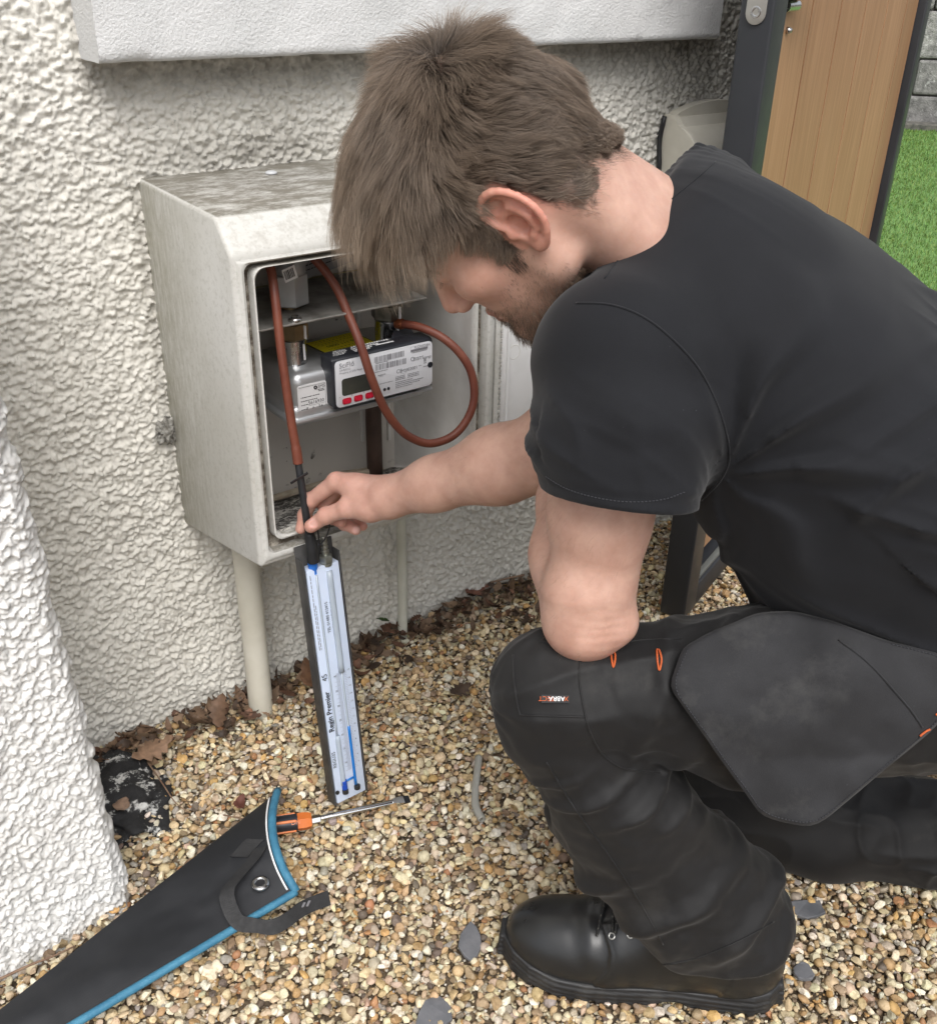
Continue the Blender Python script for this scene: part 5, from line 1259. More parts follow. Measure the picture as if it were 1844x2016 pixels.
def fold_sleeve(p):
    l = local(p, LS, HEM-LS); ang = np.arctan2(l[:, 2], l[:, 1]); t = l[:, 0]
    return ridged(np.stack([t*26+ang*1.0+.6*np.sin(ang*2), ang*1.0, t*0], 1), 6)*.0062*sstep(t, .0, .06)+ridged(np.stack([t*50+ang*2.2, ang*1.3, t*0+2], 1), 11)*.0030*sstep(t, .02, .08)+.002*fbm(p*18, 2, 7)
def shirt_sdf(p):
    q = p-NB; s = q@TA
    # loose trunk
    t = torso(p-TB*.008, .028, .095)
    t = smin(t, rcone(p, RC-RN*.012, RC-RN*.07+TA*.05, .068, .115), .05)
    t = smin(t, rcone(p, RS, NB+TL*.02+TA*.06, .078, .09), .05)
    t = smin(t, rcone(p, LS+(NB-LS)*.1+TB*.0, NB+TA*.06, .080, .09), .05)
    m_ = (t < .03) & (t > -.03)
    if m_.any(): t[m_] -= fold_shirt(p[m_])
    sl = chain(p, [LS+_r*.004, LS+(HEM-LS)*.5, HEM+(HEM-LS)*.25], [.0805, .0750, .0665], .02)
    ax = unit(unit(HEM-LS)+_r*-.10+_f*.26); cut = (p-HEM)@ax
    m_ = (sl < .03) & (sl > -.03)
    if m_.any(): sl[m_] -= fold_sleeve(p[m_])*(.25+.75*sstep(-cut[m_], .010, .040))-.002*sstep(cut[m_], -.016, -.013)
    sl = smax(sl, cut, .004); sl = smax(sl, -smax(rcone(p, HEM-ax*.035, HEM+ax*.1, .0555, .0555), -.03-cut, .01), .004)
    r_ = chain(p, [RS, RS+(RE-RS)*.7], [.083, .072], .02); axr = unit(RE-RS); r_ = smax(r_, (p-RS)@axr-.21, .004)
    d = smin(t, sl, .022); d = smin(d, r_, .03)
    dr_ = np.full(len(p), 1.); m_ = np.linalg.norm(p-RC, axis=1) < .14
    if m_.any():
        for o_, r_q in ((.012, .0085), (.026, .012), (.042, .016)): dr_[m_] = np.minimum(dr_[m_], np.min(np.linalg.norm(p[m_][:, None]-(RINGC-RN*o_)[None], axis=2), 1)-r_q)
        d = np.where(m_, smin(d, dr_, .022), d)
    # neck opening
    dc = (p-RC)@RN; rad = np.linalg.norm(p-RC-dc[:, None]*RN, axis=1)
    d = smax(d, np.where(rad < .15, dc-.002, -1.), .003)
    d = smax(d, -smax(rcone(p, RC-RN*.030, RC+RN*.1, .060, .064), -.028-dc, .006), .004)
    m_ = (rad < .12) & (np.abs(dc) < .05)
    if m_.any():
        rr_ = np.min(np.linalg.norm(p[m_][:, None]-RINGC[None], axis=2), 1)-.0062; d[m_] = smin(d[m_], rr_, .006)
    return smax(d, s-.66, .01)
# trousers ----------------------------------------------------------------
SH0, SH1 = LK, LA
CUF = np.array([.748, .452, .085])
def fold_leg(p, o, ax, amp, s0):
    l = local(p, o, ax); ang = np.arctan2(l[:, 2], l[:, 1])
    return amp*(ridged(np.stack([l[:, 0]*9+np.sin(ang)*1.1, np.cos(ang)*1.2, np.sin(ang)*1.2], 1), s0)+.5*ridged(np.stack([l[:, 0]*19+np.sin(ang+1)*1.6, np.cos(ang)*1.6, np.sin(ang)*1.6+4], 1), s0+5))
TM = dep(1480, 1352, 1.01)
def left_leg(p):
    th = chain(p, [LH, TM, LK], [.112, .070, .0555], .03)
    th = smin(th, chain(p, [LH+np.array([0, 0, -.05]), TM+np.array([.0, .0, -.045]), LK+np.array([.05, -.02, -.028])], [.10, .062, .045], .03), .03)
    th = smin(th, rcone(p, LK, LK+np.array([.004, .0, -.04]), .0555, .058), .02)
    mid = LK+(CUF-LK)*.40; low = LK+(CUF-LK)*.74
    sh = chain(p, [LK+np.array([.006, -.004, -.03]), mid+np.array([-.004, -.004, 0])-_r*.008, low+np.array([.002, -.010, .0])-_r*.004], [.059, .069, .076], .03)
    sh = smin(sh, chain(p, [low+np.array([.006, -.010, 0]), CUF+np.array([.006, -.012, .02])-_r*.012, CUF+np.array([.010, -.020, -.04])-_r*.018], [.076, .077, .073], .02), .02)
    m_ = (sh < .03) & (sh > -.03)
    if m_.any():
        z_ = p[m_][:, 2]; l = local(p[m_], LK, CUF-LK); ang = np.arctan2(l[:, 2], l[:, 1]); wq_ = vnoise(p[m_]*9, 33)
        long_ = (.5+.5*np.cos(ang*3.0+l[:, 0]*16+1.8*wq_))**3*.0115*sstep(z_, .44, .34)
        bunch = (.5+.5*np.cos(l[:, 0]*2*np.pi/.075+1.3*np.sin(ang+.6)+1.6*wq_))**3*.0115*np.exp(-((z_-.225)/.055)**2)
        knee = (.5+.5*np.cos(l[:, 0]*2*np.pi/.034+1.0*np.sin(ang)))**3*.006*np.exp(-((z_-.39)/.035)**2)
        sh[m_] -= .0016*fbm(p[m_]*46, 2, 51)+fold_leg(p[m_], LK, CUF-LK, .006, 3)*.6*sstep(z_, .10, .2)+long_+bunch+knee-.004
    m_ = (th < .03) & (th > -.03)
    if m_.any(): lt_ = local(p[m_], LK, LH-LK); at_ = np.arctan2(lt_[:, 2], lt_[:, 1]); th[m_] -= fold_leg(p[m_], LK, LH-LK, .006, 9)*.8-.002+.0015*fbm(p[m_]*40, 2, 52)+(.5+.5*np.cos(lt_[:, 0]*2*np.pi/.055+at_*2.2+1.5*vnoise(p[m_]*11, 53)))**4*.005*np.exp(-((lt_[:, 0]-.11)/.07)**2)
    return smin(th, sh, .012)
CUFN = unit([.30, -.10, -.95]); 
_c3 = [dep(1262, 1862, 1.165), dep(1342, 1936, 1.125), dep(1538, 1842, 1.165)]
CUFC = sum(_c3)/3; CUFD = unit(np.cross(_c3[1]-_c3[0], _c3[2]-_c3[0])); CUFD = CUFD if CUFD[2] < 0 else -CUFD
def trousers_sdf(p):
    d = left_leg(p)
    # turn-up : cut above the boot, hollow inside
    c = (p-CUFC)@CUFD; inner = np.linalg.norm((p-LA)[:, :2], axis=1) < .16
    d = smax(d, np.where(inner & (p[:, 2] < .25), c, -1.), .010)
    k2 = RA; rl = chain(p, [RK+np.array([-.01, .012, .008]), RK+(RA-RK)*.35, RA], [.064, .070, .064], .03); rt = chain(p, [RH, RK+np.array([0, 0, .02])], [.112, .066], .03)
    m_ = (rl < .03) & (rl > -.03)
    if m_.any(): rl[m_] -= fold_leg(p[m_], RK, RA-RK, .011, 13)
    rl = smax(rl, .004-p[:, 2], .02)
    d = smin(d, smin(rl, rt, .03), .012)
    pel = ell(p, PC+TA*.06, (.19, .19, .15)); d = smin(d, pel, .05)
    return d
# ================================================================== PERSON : building the figure
person = thing('person', 'young man in black work clothes kneeling on one knee before the cabinet', 'person', (.93, .5, 0))
# ---- skin
q = to_head(bV); col = np.tile(np.array([.530, .338, .268]), (len(bV), 1))
def tint(mask, c): 
    global col
    m_ = np.clip(mask, 0, 1)[:, None]; col = col*(1-m_)+np.asarray(c)*m_
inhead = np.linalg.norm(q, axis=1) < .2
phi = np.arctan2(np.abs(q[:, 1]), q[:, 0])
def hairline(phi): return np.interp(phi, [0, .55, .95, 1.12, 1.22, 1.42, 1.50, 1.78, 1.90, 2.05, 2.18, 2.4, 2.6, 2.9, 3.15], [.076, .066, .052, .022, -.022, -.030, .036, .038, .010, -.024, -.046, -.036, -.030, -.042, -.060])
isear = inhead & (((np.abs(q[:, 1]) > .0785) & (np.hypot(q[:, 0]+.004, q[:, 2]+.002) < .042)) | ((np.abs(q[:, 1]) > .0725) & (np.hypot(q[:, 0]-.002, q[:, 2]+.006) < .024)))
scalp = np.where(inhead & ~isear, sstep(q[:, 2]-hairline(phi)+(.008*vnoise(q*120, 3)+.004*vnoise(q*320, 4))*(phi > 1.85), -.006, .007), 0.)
tint(np.where(inhead, np.exp(-((q[:, 0]-.06)**2+(q[:, 2]+.03)**2)/.0016)*.4, 0), (.58, .30, .225))         # cheeks
tint(np.where(inhead, np.exp(-((q[:, 0]-.113)**2+(q[:, 2]+.036)**2+q[:, 1]**2)/.0003)*.6, 0), (.56, .25, .19))   # nose
tint(isear*.75, (.60, .285, .215))
tint(np.where(inhead, np.exp(-((q[:, 0]+.035)**2+(q[:, 2]-.002)**2)/.0007)*.65*(np.abs(q[:, 1]) > .04), 0), (.60, .27, .21))  # flush behind ear
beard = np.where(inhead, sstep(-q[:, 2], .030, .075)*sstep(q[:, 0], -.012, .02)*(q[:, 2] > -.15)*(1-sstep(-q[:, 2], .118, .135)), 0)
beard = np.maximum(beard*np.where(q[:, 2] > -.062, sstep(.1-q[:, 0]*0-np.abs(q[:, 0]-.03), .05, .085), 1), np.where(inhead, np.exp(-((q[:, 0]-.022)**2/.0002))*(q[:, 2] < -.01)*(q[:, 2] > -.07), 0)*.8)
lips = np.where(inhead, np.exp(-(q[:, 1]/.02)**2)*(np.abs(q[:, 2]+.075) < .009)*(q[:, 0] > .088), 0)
tint(beard*.40*(1-lips), (.26, .165, .115)); tint(lips*.8, (.45, .19, .16))  # beard zone darkened: shadow of the hair painted into the skin colour
tint(scalp*.93, (.075, .052, .038))  # scalp darkened too, shade among the roots put into the skin
hd = np.linalg.norm(bV-FING['index'][0][0], axis=1); tint(np.exp(-(hd/.10)**2)*.45, (.56, .30, .25))
for n_, (P_, R_) in FING.items():
    for i in (1, 2): tint(np.exp(-(np.linalg.norm(bV-P_[i], axis=1)/.010)**2)*.45, (.56, .235, .18))
    tint(np.exp(-(np.linalg.norm(bV-P_[3], axis=1)/.012)**2)*.45, (.60, .27, .22))
for c, ax_, l_, w_ in NAIL: tint(sstep(-np.linalg.norm((bV-c), axis=1), -.0078, -.0058), (.66, .40, .35))
tint(np.exp(-(np.linalg.norm(bV-(LE+unit(LE-LS)*.04), axis=1)/.045)**2)*.55, (.58, .27, .20))
k = NT('skin'); a = k.n('ShaderNodeAttribute', attribute_name='col'); v = k.coord()
c = k.mix(1., a.outputs['Color'], k.ramp(k.noise(v, 38, 5, .6), [(.3, (.86, .78, .75)), (.7, (1.10, 1.09, 1.08))]), 'MULTIPLY')
c = k.mix(k.ramp(k.noise(v, 420, 2, .5), [(.68, 0.), (.80, .30)]), c, (.36, .17, .12))
c = k.mix(k.ramp(k.noise(v, 120, 2, .5), [(.76, 0.), (.80, .5)]), c, (.40, .19, .13))
k.set(Base_Color=c, Roughness=k.ramp(k.noise(v, 60, 4), [(.3, .42), (.7, .58)]), Specular_IOR_Level=.42, Subsurface_Weight=.22, Subsurface_Radius=(.010, .0035, .0018), Subsurface_Scale=1.)
k.set(Normal=k.bump(k.noise(v, 900, 3, .6), .22, .0005, k.bump(k.noise(v, 190, 4, .6), .12, .0012)))
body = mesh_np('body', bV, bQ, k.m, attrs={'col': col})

# ---- hair
HC = np.array([-.052, .012, .122])                              # whorl at the crown
bmv = bV; tri = np.concatenate([bQ[:, [0, 1, 2]], bQ[:, [0, 2, 3]]])
def roots(mask, n, seed):
    r_ = np.random.default_rng(seed); m_ = mask[tri].mean(1); T_ = tri[m_ > .5]; a_, b_, c_ = bmv[T_[:, 0]], bmv[T_[:, 1]], bmv[T_[:, 2]]
    nn = np.cross(b_-a_, c_-a_); ar = np.linalg.norm(nn, axis=1)+1e-12; i = r_.choice(len(T_), n, p=ar/ar.sum()); u_, v_ = r_.random(n), r_.random(n); f_ = u_+v_ > 1; u_[f_], v_[f_] = 1-u_[f_], 1-v_[f_]
    return to_head(a_[i]+(b_-a_)[i]*u_[:, None]+(c_-a_)[i]*v_[:, None])
def headn(q):
    e = .0015; g = np.stack([skull(q+np.eye(3)[i]*e)-skull(q-np.eye(3)[i]*e) for i in range(3)], 1); return g/(np.linalg.norm(g, axis=1)[:, None]+1e-9)
def skull(q):
    d = ell(q, (-.007, 0, .044), (.095, .076, .086)); d = smin(d, ell(q, (-.022, 0, .008), (.073, .068, .074)), .03); d = smin(d, ell(q, (.044, 0, -.030), (.053, .058, .086)), .03)
    return smin(d, rcone(q, (-.03, 0, -.03), (-.085, 0, -.14), .05, .055), .03)
GRAV = np.array([0, 0, -1.])@HR
def strands(R0, seed, ns=8):
    r_ = np.random.default_rng(seed); n = len(R0); N = headn(R0); x, y, z = R0.T; ph = np.arctan2(np.abs(y), x)
    low = z-hairline(ph)
    top = sstep(z, .062, .105); front = sstep(x, .0, .052)*sstep(z, .036, .064)
    L = .017+.016*sstep(low, .01, .06)+.014*top+.072*front*sstep(low, -.004, .012)
    L = np.where(low < .014, np.minimum(L, .012+.5*np.clip(low, 0, 1)), L); L = np.where((ph > 1.85) & (low < .022), np.minimum(L, .0055+.55*np.clip(low+.004, 0, 1)), L)
    L = np.where((front > .25), .024+.046*front, L)
    L = L*(1+.16*front*sstep(y, -.005, .045)); L *= 1+.30*vnoise(R0*55, 91)*np.maximum(front, .5*top)
    tuft = vnoise(R0*34, 95); L *= 1+.34*tuft*(1-.5*front)
    L *= 1-.40*sstep(-x, .03, .08)*sstep(.03-z, 0, .06)
    L *= r_.uniform(.66, 1.14, n)
    away = R0-HC; away -= N*np.sum(away*N, 1)[:, None]; away /= np.linalg.norm(away, axis=1)[:, None]+1e-6
    sw = np.cross(N, away)
    sgn = np.sign(y)
    sideflow = np.stack([np.where(x > .022, .75, -.85), 0*x, np.where(x > .022, -.62, -.50)], 1)
    w_ = sstep(x+.25*np.clip(.05-z, 0, .06), .004, .034)[:, None]; sideflow = np.array([.75, 0, -.60])*w_+np.array([-.85, 0, -.52])*(1-w_)
    backw = sstep(-x, .05, .09)[:, None]; sideflow = sideflow*(1-backw)+np.array([-.25, 0, -.95])*backw
    tw = sstep(z, .070, .108)[:, None]
    flow = sideflow*(1-tw)+(away+.35*sw+np.array([.55, 0, 0]))*tw
    nz = np.stack([vnoise(R0*70+s_*31.7, 40+s_) for s_ in range(3)], 1)*.55+np.stack([vnoise(R0*170+s_*11.7, 50+s_) for s_ in range(3)], 1)*.35
    flow = flow+nz; flow -= N*np.sum(flow*N, 1)[:, None]; flow /= np.linalg.norm(flow, axis=1)[:, None]+1e-6
    lift = (.30-.18*(ph > 1.85)*sstep(.022-low, 0, .02)-.16*sstep(-x, .04, .08)*sstep(.04-z, 0, .06)+.60*top+.50*front-.10*sstep(.02-low, 0, .02))[:, None]*(1+.35*nz[:, :1])*(1+.75*vnoise(R0*26, 97)[:, None])
    d = flow+N*lift+r_.normal(0, 1, (n, 3))*(.09+.09*front)[:, None]; d /= np.linalg.norm(d, axis=1)[:, None]
    P = [R0-N*.0015]; p = R0.copy(); hmin = r_.uniform(.001, .010+.016*np.maximum(top, front), n)*(1+.6*vnoise(R0*26, 97))
    wv = np.stack([np.cross(N, flow)*(1.15*np.sin(s_*.85+5*vnoise(R0*30, 63)+r_.normal(0, .35, n))*(.22+.78*np.maximum(front, .8*top)))[:, None] for s_ in range(ns)], 1)
    g = GRAV+np.array([.0, .10, 0])
    for s_ in range(ns):
        t = (s_+1)/ns
        tgt = flow*.8+g*(.10+1.5*front[:, None]*t+.15*top[:, None])+N*(.18*(1-t)+.85*front[:, None]*(1-t)**1)[:]
        tgt += np.array([-1.5, 0, -.2])*(front*max(0, t-.45))[:, None]*(1+1.2*nz[:, :1])+wv[:, s_]
        tgt /= np.linalg.norm(tgt, axis=1)[:, None]; kk = (.14+.20*front)[:, None]
        d = d*(1-kk)+tgt*kk+r_.normal(0, .035, (n, 3)); d /= np.linalg.norm(d, axis=1)[:, None]
        p = p+d*(L/ns)[:, None]; dd = skull(p); need = hmin*min(1, t*2.2)-dd; m_ = need > 0
        if m_.any(): p[m_] += headn(p[m_])*need[m_][:, None]
        P.append(p.copy())
    P = np.stack(P, 1)
    return P, front, top, low
def clump(P, nc, amt, seed, front):
    r_ = np.random.default_rng(seed); n = len(P); ci = r_.choice(n, nc, replace=False)
    from mathutils.kdtree import KDTree
    kd = KDTree(nc)
    for i, j in enumerate(ci): kd.insert(P[j, 0], i)
    kd.balance(); a_ = np.array([kd.find(p_)[1] for p_ in P[:, 0]]); C = P[ci[a_]]
    t = (np.linspace(0, 1, P.shape[1])**1.3)[None, :, None]; am = (amt*(.80+.10*front)).clip(0, .92)[:, None, None]
    return P+(C+(P[:, :1]-C[:, :1])*(.25-.12*front[:, None, None])-P)*t*am
def strand_mesh(name, P, rad, colr, mat, parent=None, sides=3):
    n, m_, _ = P.shape; W = from_head(P.reshape(-1, 3)).reshape(n, m_, 3); T_ = np.gradient(W, axis=1); T_ /= np.linalg.norm(T_, axis=2)[..., None]+1e-9
    rv = np.random.default_rng(1).normal(size=(n, 1, 3)); A = np.cross(T_, rv); A /= np.linalg.norm(A, axis=2)[..., None]+1e-9; B = np.cross(T_, A)
    tp = np.interp(np.linspace(0, 1, m_), [0, .6, 1], [1, .85, .25])[None, :, None]*np.broadcast_to(np.asarray(rad), (n,))[:, None, None]
    ring_ = np.stack([W+tp*(math.cos(2*math.pi*j/sides)*A+math.sin(2*math.pi*j/sides)*B) for j in range(sides)], 2)
    V = ring_.reshape(-1, 3); b0 = (np.arange(n)*m_*sides)[:, None, None]+(np.arange(m_-1)*sides)[None, :, None]; j = np.arange(sides)[None, None]; j2 = (j+1) % sides
    F = np.stack([b0+j, b0+j2, b0+sides+j2, b0+sides+j], -1).reshape(-1, 4)
    C = np.repeat(colr.reshape(n*m_, 3), sides, 0)
    return mesh_np(name, V, F, mat, parent, attrs={'col': C})
k = NT('hair fibre'); a = k.n('ShaderNodeAttribute', attribute_name='col'); k.set(Base_Color=a.outputs['Color'], Roughness=.42, Specular_IOR_Level=.55); M_hair = k.m
R0 = roots(scalp, 80000, 3); HP, fr_, tp_, lw_ = strands(R0, 4)
HP = clump(HP, 2400, .58, 5, fr_); HP = clump(HP, 380, .26, 6, fr_)
r_ = np.random.default_rng(9); n = len(HP); t = np.linspace(0, 1, HP.shape[1])[None, :, None]
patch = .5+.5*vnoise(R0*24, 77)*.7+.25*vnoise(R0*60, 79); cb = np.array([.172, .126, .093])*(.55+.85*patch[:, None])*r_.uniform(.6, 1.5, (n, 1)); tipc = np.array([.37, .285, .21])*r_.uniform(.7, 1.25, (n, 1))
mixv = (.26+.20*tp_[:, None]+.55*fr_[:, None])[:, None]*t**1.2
rootc = np.array([.040, .029, .022]); rk = np.clip(t*1.5, 0, 1)  # dark roots paint the depth shade between strands into the hair colour
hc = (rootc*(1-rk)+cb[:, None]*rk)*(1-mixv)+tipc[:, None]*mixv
hair = strand_mesh('hair', HP, .000122*np.ones(n)*r_.uniform(.8, 1.2, n), hc, M_hair)
# loose fly-away hairs and the thin fuzz under the nape line
fz_ = np.random.default_rng(41); RF = R0[fz_.choice(len(R0), 420, replace=False)]; FP_, ff_, ft_, fl_ = strands(RF, 43)
FP_ = FP_[:, :1]+(FP_-FP_[:, :1])*1.22+np.linspace(0, 1, FP_.shape[1])[None, :, None]**2*fz_.normal(0, .010, (len(RF), 1, 3))
fly = strand_mesh('stray_hair', FP_, .00010, np.repeat((np.array([.30, .235, .175])*fz_.uniform(.6, 1.3, (len(RF), 1)))[:, None], FP_.shape[1], 1), M_hair)
# beard stubble, brows and lashes
def short(R0, L, dirv, seed, nz=.25, lift=.6):
    r_ = np.random.default_rng(seed); n = len(R0); N = unit_rows(headfn(R0)); d = np.asarray(dirv)+N*lift+r_.normal(0, nz, (n, 3)); d /= np.linalg.norm(d, axis=1)[:, None]
    P = [R0-N*.0008]; p = R0.copy()
    for s_ in range(3): p = p+d*(L/3)[:, None]; d = d+np.asarray(dirv)*.25; d /= np.linalg.norm(d, axis=1)[:, None]; P.append(p)
    return np.stack(P, 1)
def unit_rows(a): return a/(np.linalg.norm(a, axis=1)[:, None]+1e-9)
def headfn(q):
    e = .001; return np.stack([head_sdf(q+np.eye(3)[i]*e)-head_sdf(q-np.eye(3)[i]*e) for i in range(3)], 1)
nm_ = inhead & ~isear & (phi > 1.9) & (q[:, 2]-hairline(phi) < .002) & (q[:, 2]-hairline(phi) > -.016) & (np.abs(q[:, 1]) < .075)
Rn = roots(nm_.astype(float), 3000, 44); nd_ = Rn[:, 2]-hairline(np.arctan2(np.abs(Rn[:, 1]), Rn[:, 0])); Rn = Rn[np.random.default_rng(45).random(len(Rn)) < np.exp(nd_/.007)]
NP_ = short(Rn, np.full(len(Rn), .006)*np.random.default_rng(46).uniform(.5, 1.3, len(Rn)), (-.55, 0, -.75), 47, .25, .15); nape = strand_mesh('nape_hair', NP_, .00007, np.tile(np.array([.17, .12, .088]), (len(Rn), 4, 1)), M_hair)
r_ = np.random.default_rng(31); bmask = beard*(1-lips)*(np.abs(q[:, 1]) < .075)
Rb = roots((bmask > .12).astype(float), 12000, 12); bz = sstep(-Rb[:, 2], .02, .10); keep = r_.random(len(Rb)) < .12+.88*bz**1.5*sstep(Rb[:, 0], -.02, .05); Rb = Rb[keep]
Pb = short(Rb, (.0035+.0075*sstep(-Rb[:, 2], .06, .112))*r_.uniform(.6, 1.2, len(Rb)), (.15, 0, -.75), 13)
bc_ = np.array([.14, .094, .064])*r_.uniform(.6, 1.7, (len(Rb), 1)); bmesh_o = strand_mesh('beard', Pb, .000125, np.repeat(bc_[:, None], 4, 1), M_hair)
ebm = inhead & (np.abs(np.abs(q[:, 1])-.030) < .020) & (np.abs(q[:, 2]-.021-.0) < .0065) & (q[:, 0] > .06)
Re = roots(ebm.astype(float), 900, 14); Pe = short(Re, np.full(len(Re), .0075), (0, 0, -.05), 15, .2, .5); Pe[:, 1:, 1] += np.sign(Re[:, 1])[:, None]*np.array([.001, .003, .005]); eb = strand_mesh('eyebrow', Pe, .00013, np.tile(np.array([.08, .052, .035]), (len(Re), 4, 1)), M_hair)
el = []
for s_ in (1, -1):
    for j in range(13):
        a_ = (j/12-.5)*1.3; b_ = np.array([.0815+.0118*math.cos(a_), s_*(.031+.0128*math.sin(a_)), -.003]); d_ = np.array([.8*math.cos(a_), s_*math.sin(a_)*.7, -.35]); el.append([b_, b_+d_*.003, b_+d_*.006+np.array([0, 0, .0006]), b_+d_*.0085+np.array([0, 0, .002])])
el = np.array(el); lash = strand_mesh('eyelashes', el, .00008, np.tile(np.array([.04, .028, .02]), (len(el), 4, 1)), M_hair)
# side burn : denser darker tuft in front of the ear
sbm = inhead & (np.abs(q[:, 0]-.026) < .008) & (np.abs(q[:, 2]+.018) < .020) & (np.abs(q[:, 1]) > .05) & (np.abs(q[:, 1]) < .076) & ~isear
sbs = []
for sg_ in (1, -1):
    Rs = roots((sbm & (q[:, 1]*sg_ > 0)).astype(float), 330, 16); Ps = short(Rs, np.full(len(Rs), .011)*np.random.default_rng(2).uniform(.6, 1.2, len(Rs)), (.12, 0, -1.), 17, .16, .12); sbs.append(strand_mesh('sideburn', Ps, .00012, np.tile(np.array([.075, .052, .037]), (len(Rs), 4, 1)), M_hair))

# fine body hair on the bare arms
def arm_hair(n, seed):
    r_ = np.random.default_rng(seed); m_ = (np.linalg.norm(bV-RE, axis=1) < .30) & (bV[:, 0] > .60) & (bV[:, 1] > .80) | (np.linalg.norm(bV-(LE+LS)/2, axis=1) < .17) & (bV[:, 2] < .70)
    T_ = tri[m_[tri].all(1)]; i = r_.integers(0, len(T_), n); a_, b_, c_ = bV[T_[i, 0]], bV[T_[i, 1]], bV[T_[i, 2]]; N = unit_rows(np.cross(b_-a_, c_-a_)); p = a_+(b_-a_)*r_.random((n, 1))*.5+(c_-a_)*r_.random((n, 1))*.5
    d = unit(RW-RE)*.6+np.array([0, 0, -.7])+N*.35+r_.normal(0, .25, (n, 3)); d = unit_rows(d); L = r_.uniform(.004, .010, (n, 1)); P = np.stack([p, p+d*L*.5, p+d*L+np.array([0, 0, -.12])*L], 1); return (P-HT_)@HR/HS
AP_ = arm_hair(2600, 61); ah = strand_mesh('arm_hair', AP_, .00005, np.tile(np.array([.20, .13, .085]), (len(AP_), 3, 1)), M_hair)
# ---- shirt
def cloth_mat(name, c1, c2, rough, weave, dirt=None, sheen=.25):
    k = NT(name); v = k.coord(); c = k.mix(k.ramp(k.noise(v, 14, 5, .6), [(.35, 0.), (.7, 1.)]), c1, c2)
    n2 = k.noise(v, weave, 2, .6); c = k.mix(k.ramp(n2, [(.35, .30), (.65, 0.)]), c, tuple(x*.55 for x in c1))
    if dirt:
        c = k.mix(k.math('MULTIPLY', k.ramp(k.noise(v, 16, 6, .7), [(.52, 0.), (.72, .55)]), k.ramp(k.noise(v, 5.5, 2), [(.45, .15), (.62, 1.)])), c, dirt)
    lint = k.ramp(k.noise(v, 240, 2, .9), [(.775, 0.), (.80, .4)]); c = k.mix(lint, c, (.22, .22, .24))
    k.set(Base_Color=c, Roughness=rough, Specular_IOR_Level=.30, Sheen_Weight=sheen, Sheen_Roughness=.45, Normal=k.bump(n2, .22, .0006)); return k.m
M_shirt = cloth_mat('black jersey', (.0074, .0079, .0100), (.0100, .0107, .0134), .88, 1100, sheen=.10)
_t0 = _t.time()
sV, sQ = sn_extract(shirt_sdf, (.42, .05, .40), (1.32, .98, 1.10), .0036, 6, 2); sV = relax(sV, sQ, 2, .4)
pV, pQ = sn_extract(trousers_sdf, (.40, .05, .0), (1.40, .80, .72), .0036, 6, 2); pV = relax(pV, pQ, 1, .4)
print('cloth', len(sV), len(pV), _t.time()-_t0)
shirt = mesh_np('t_shirt', sV, sQ, M_shirt)
M_trou = cloth_mat('black work drill', (.0098, .0095, .0099), (.0145, .0140, .0143), .66, 1000, (.038, .036, .033), .06)
trou = mesh_np('trousers', pV, pQ, M_trou)
from mathutils.bvhtree import BVHTree
BS = BVHTree.FromPolygons(sV.tolist(), sQ.tolist()); BP = BVHTree.FromPolygons(pV.tolist(), pQ.tolist())
def hit(bv, x, y, lift=.001):
    h_ = bv.ray_cast(Vector(CO), Vector(ray(x, y)).normalized())
    return None if h_[0] is None else np.array(h_[0])+np.array(h_[1])*lift*(1 if h_[1].dot(Vector(ray(x, y))) < 0 else -1)
def seam(name, bv, pix, r, mat, parent, lift=.0004, n=8, dash=None):
    pts = [hit(bv, *p_, lift) for p_ in catmull(pix, n)]; pts = [p_ for p_ in pts if p_ is not None]
    if dash:
        parts = []; L_ = 0; P_ = np.array(pts); d_ = np.r_[0, np.cumsum(np.linalg.norm(np.diff(P_, axis=0), axis=1))]
        s_ = 0
        while s_ < d_[-1]-dash*.6:
            a_ = np.array([[np.interp(x_, d_, P_[:, i]) for i in range(3)] for x_ in np.linspace(s_, s_+dash*.6, 3)]); parts.append(tube_vf(a_, r, 5)); s_ += dash
        V, F = join_vf(parts); return mesh_np(name, V, F, mat, parent)
    V, F = tube_vf(np.array(pts), r, 6); return mesh_np(name, V, F, mat, parent)
M_thr = pm('dark thread', (.035, .036, .042), None, 5, .8); M_orange = pm('orange thread', (.50, .10, .02), (.42, .08, .02), 90, .75)
arm = [(1134, 597), (1200, 600), (1262, 622), (1320, 665), (1372, 722), (1408, 790), (1428, 850), (1436, 900), (1418, 945), (1380, 985)]
seams = [seam('armhole_seam', BS, arm, .0011, M_shirt, None, .0002)]
seams.append(seam('hem_stitch', BS, [(1074, 938), (1115, 962), (1170, 979), (1235, 988), (1300, 984), (1350, 968)], .0005, M_thr, None, .0003, 10, .0032))
seams.append(seam('collar_seam', BS, [(1408, 318), (1370, 352), (1322, 392), (1275, 440), (1232, 492), (1190, 548)], .0007, M_shirt, None, .0002))
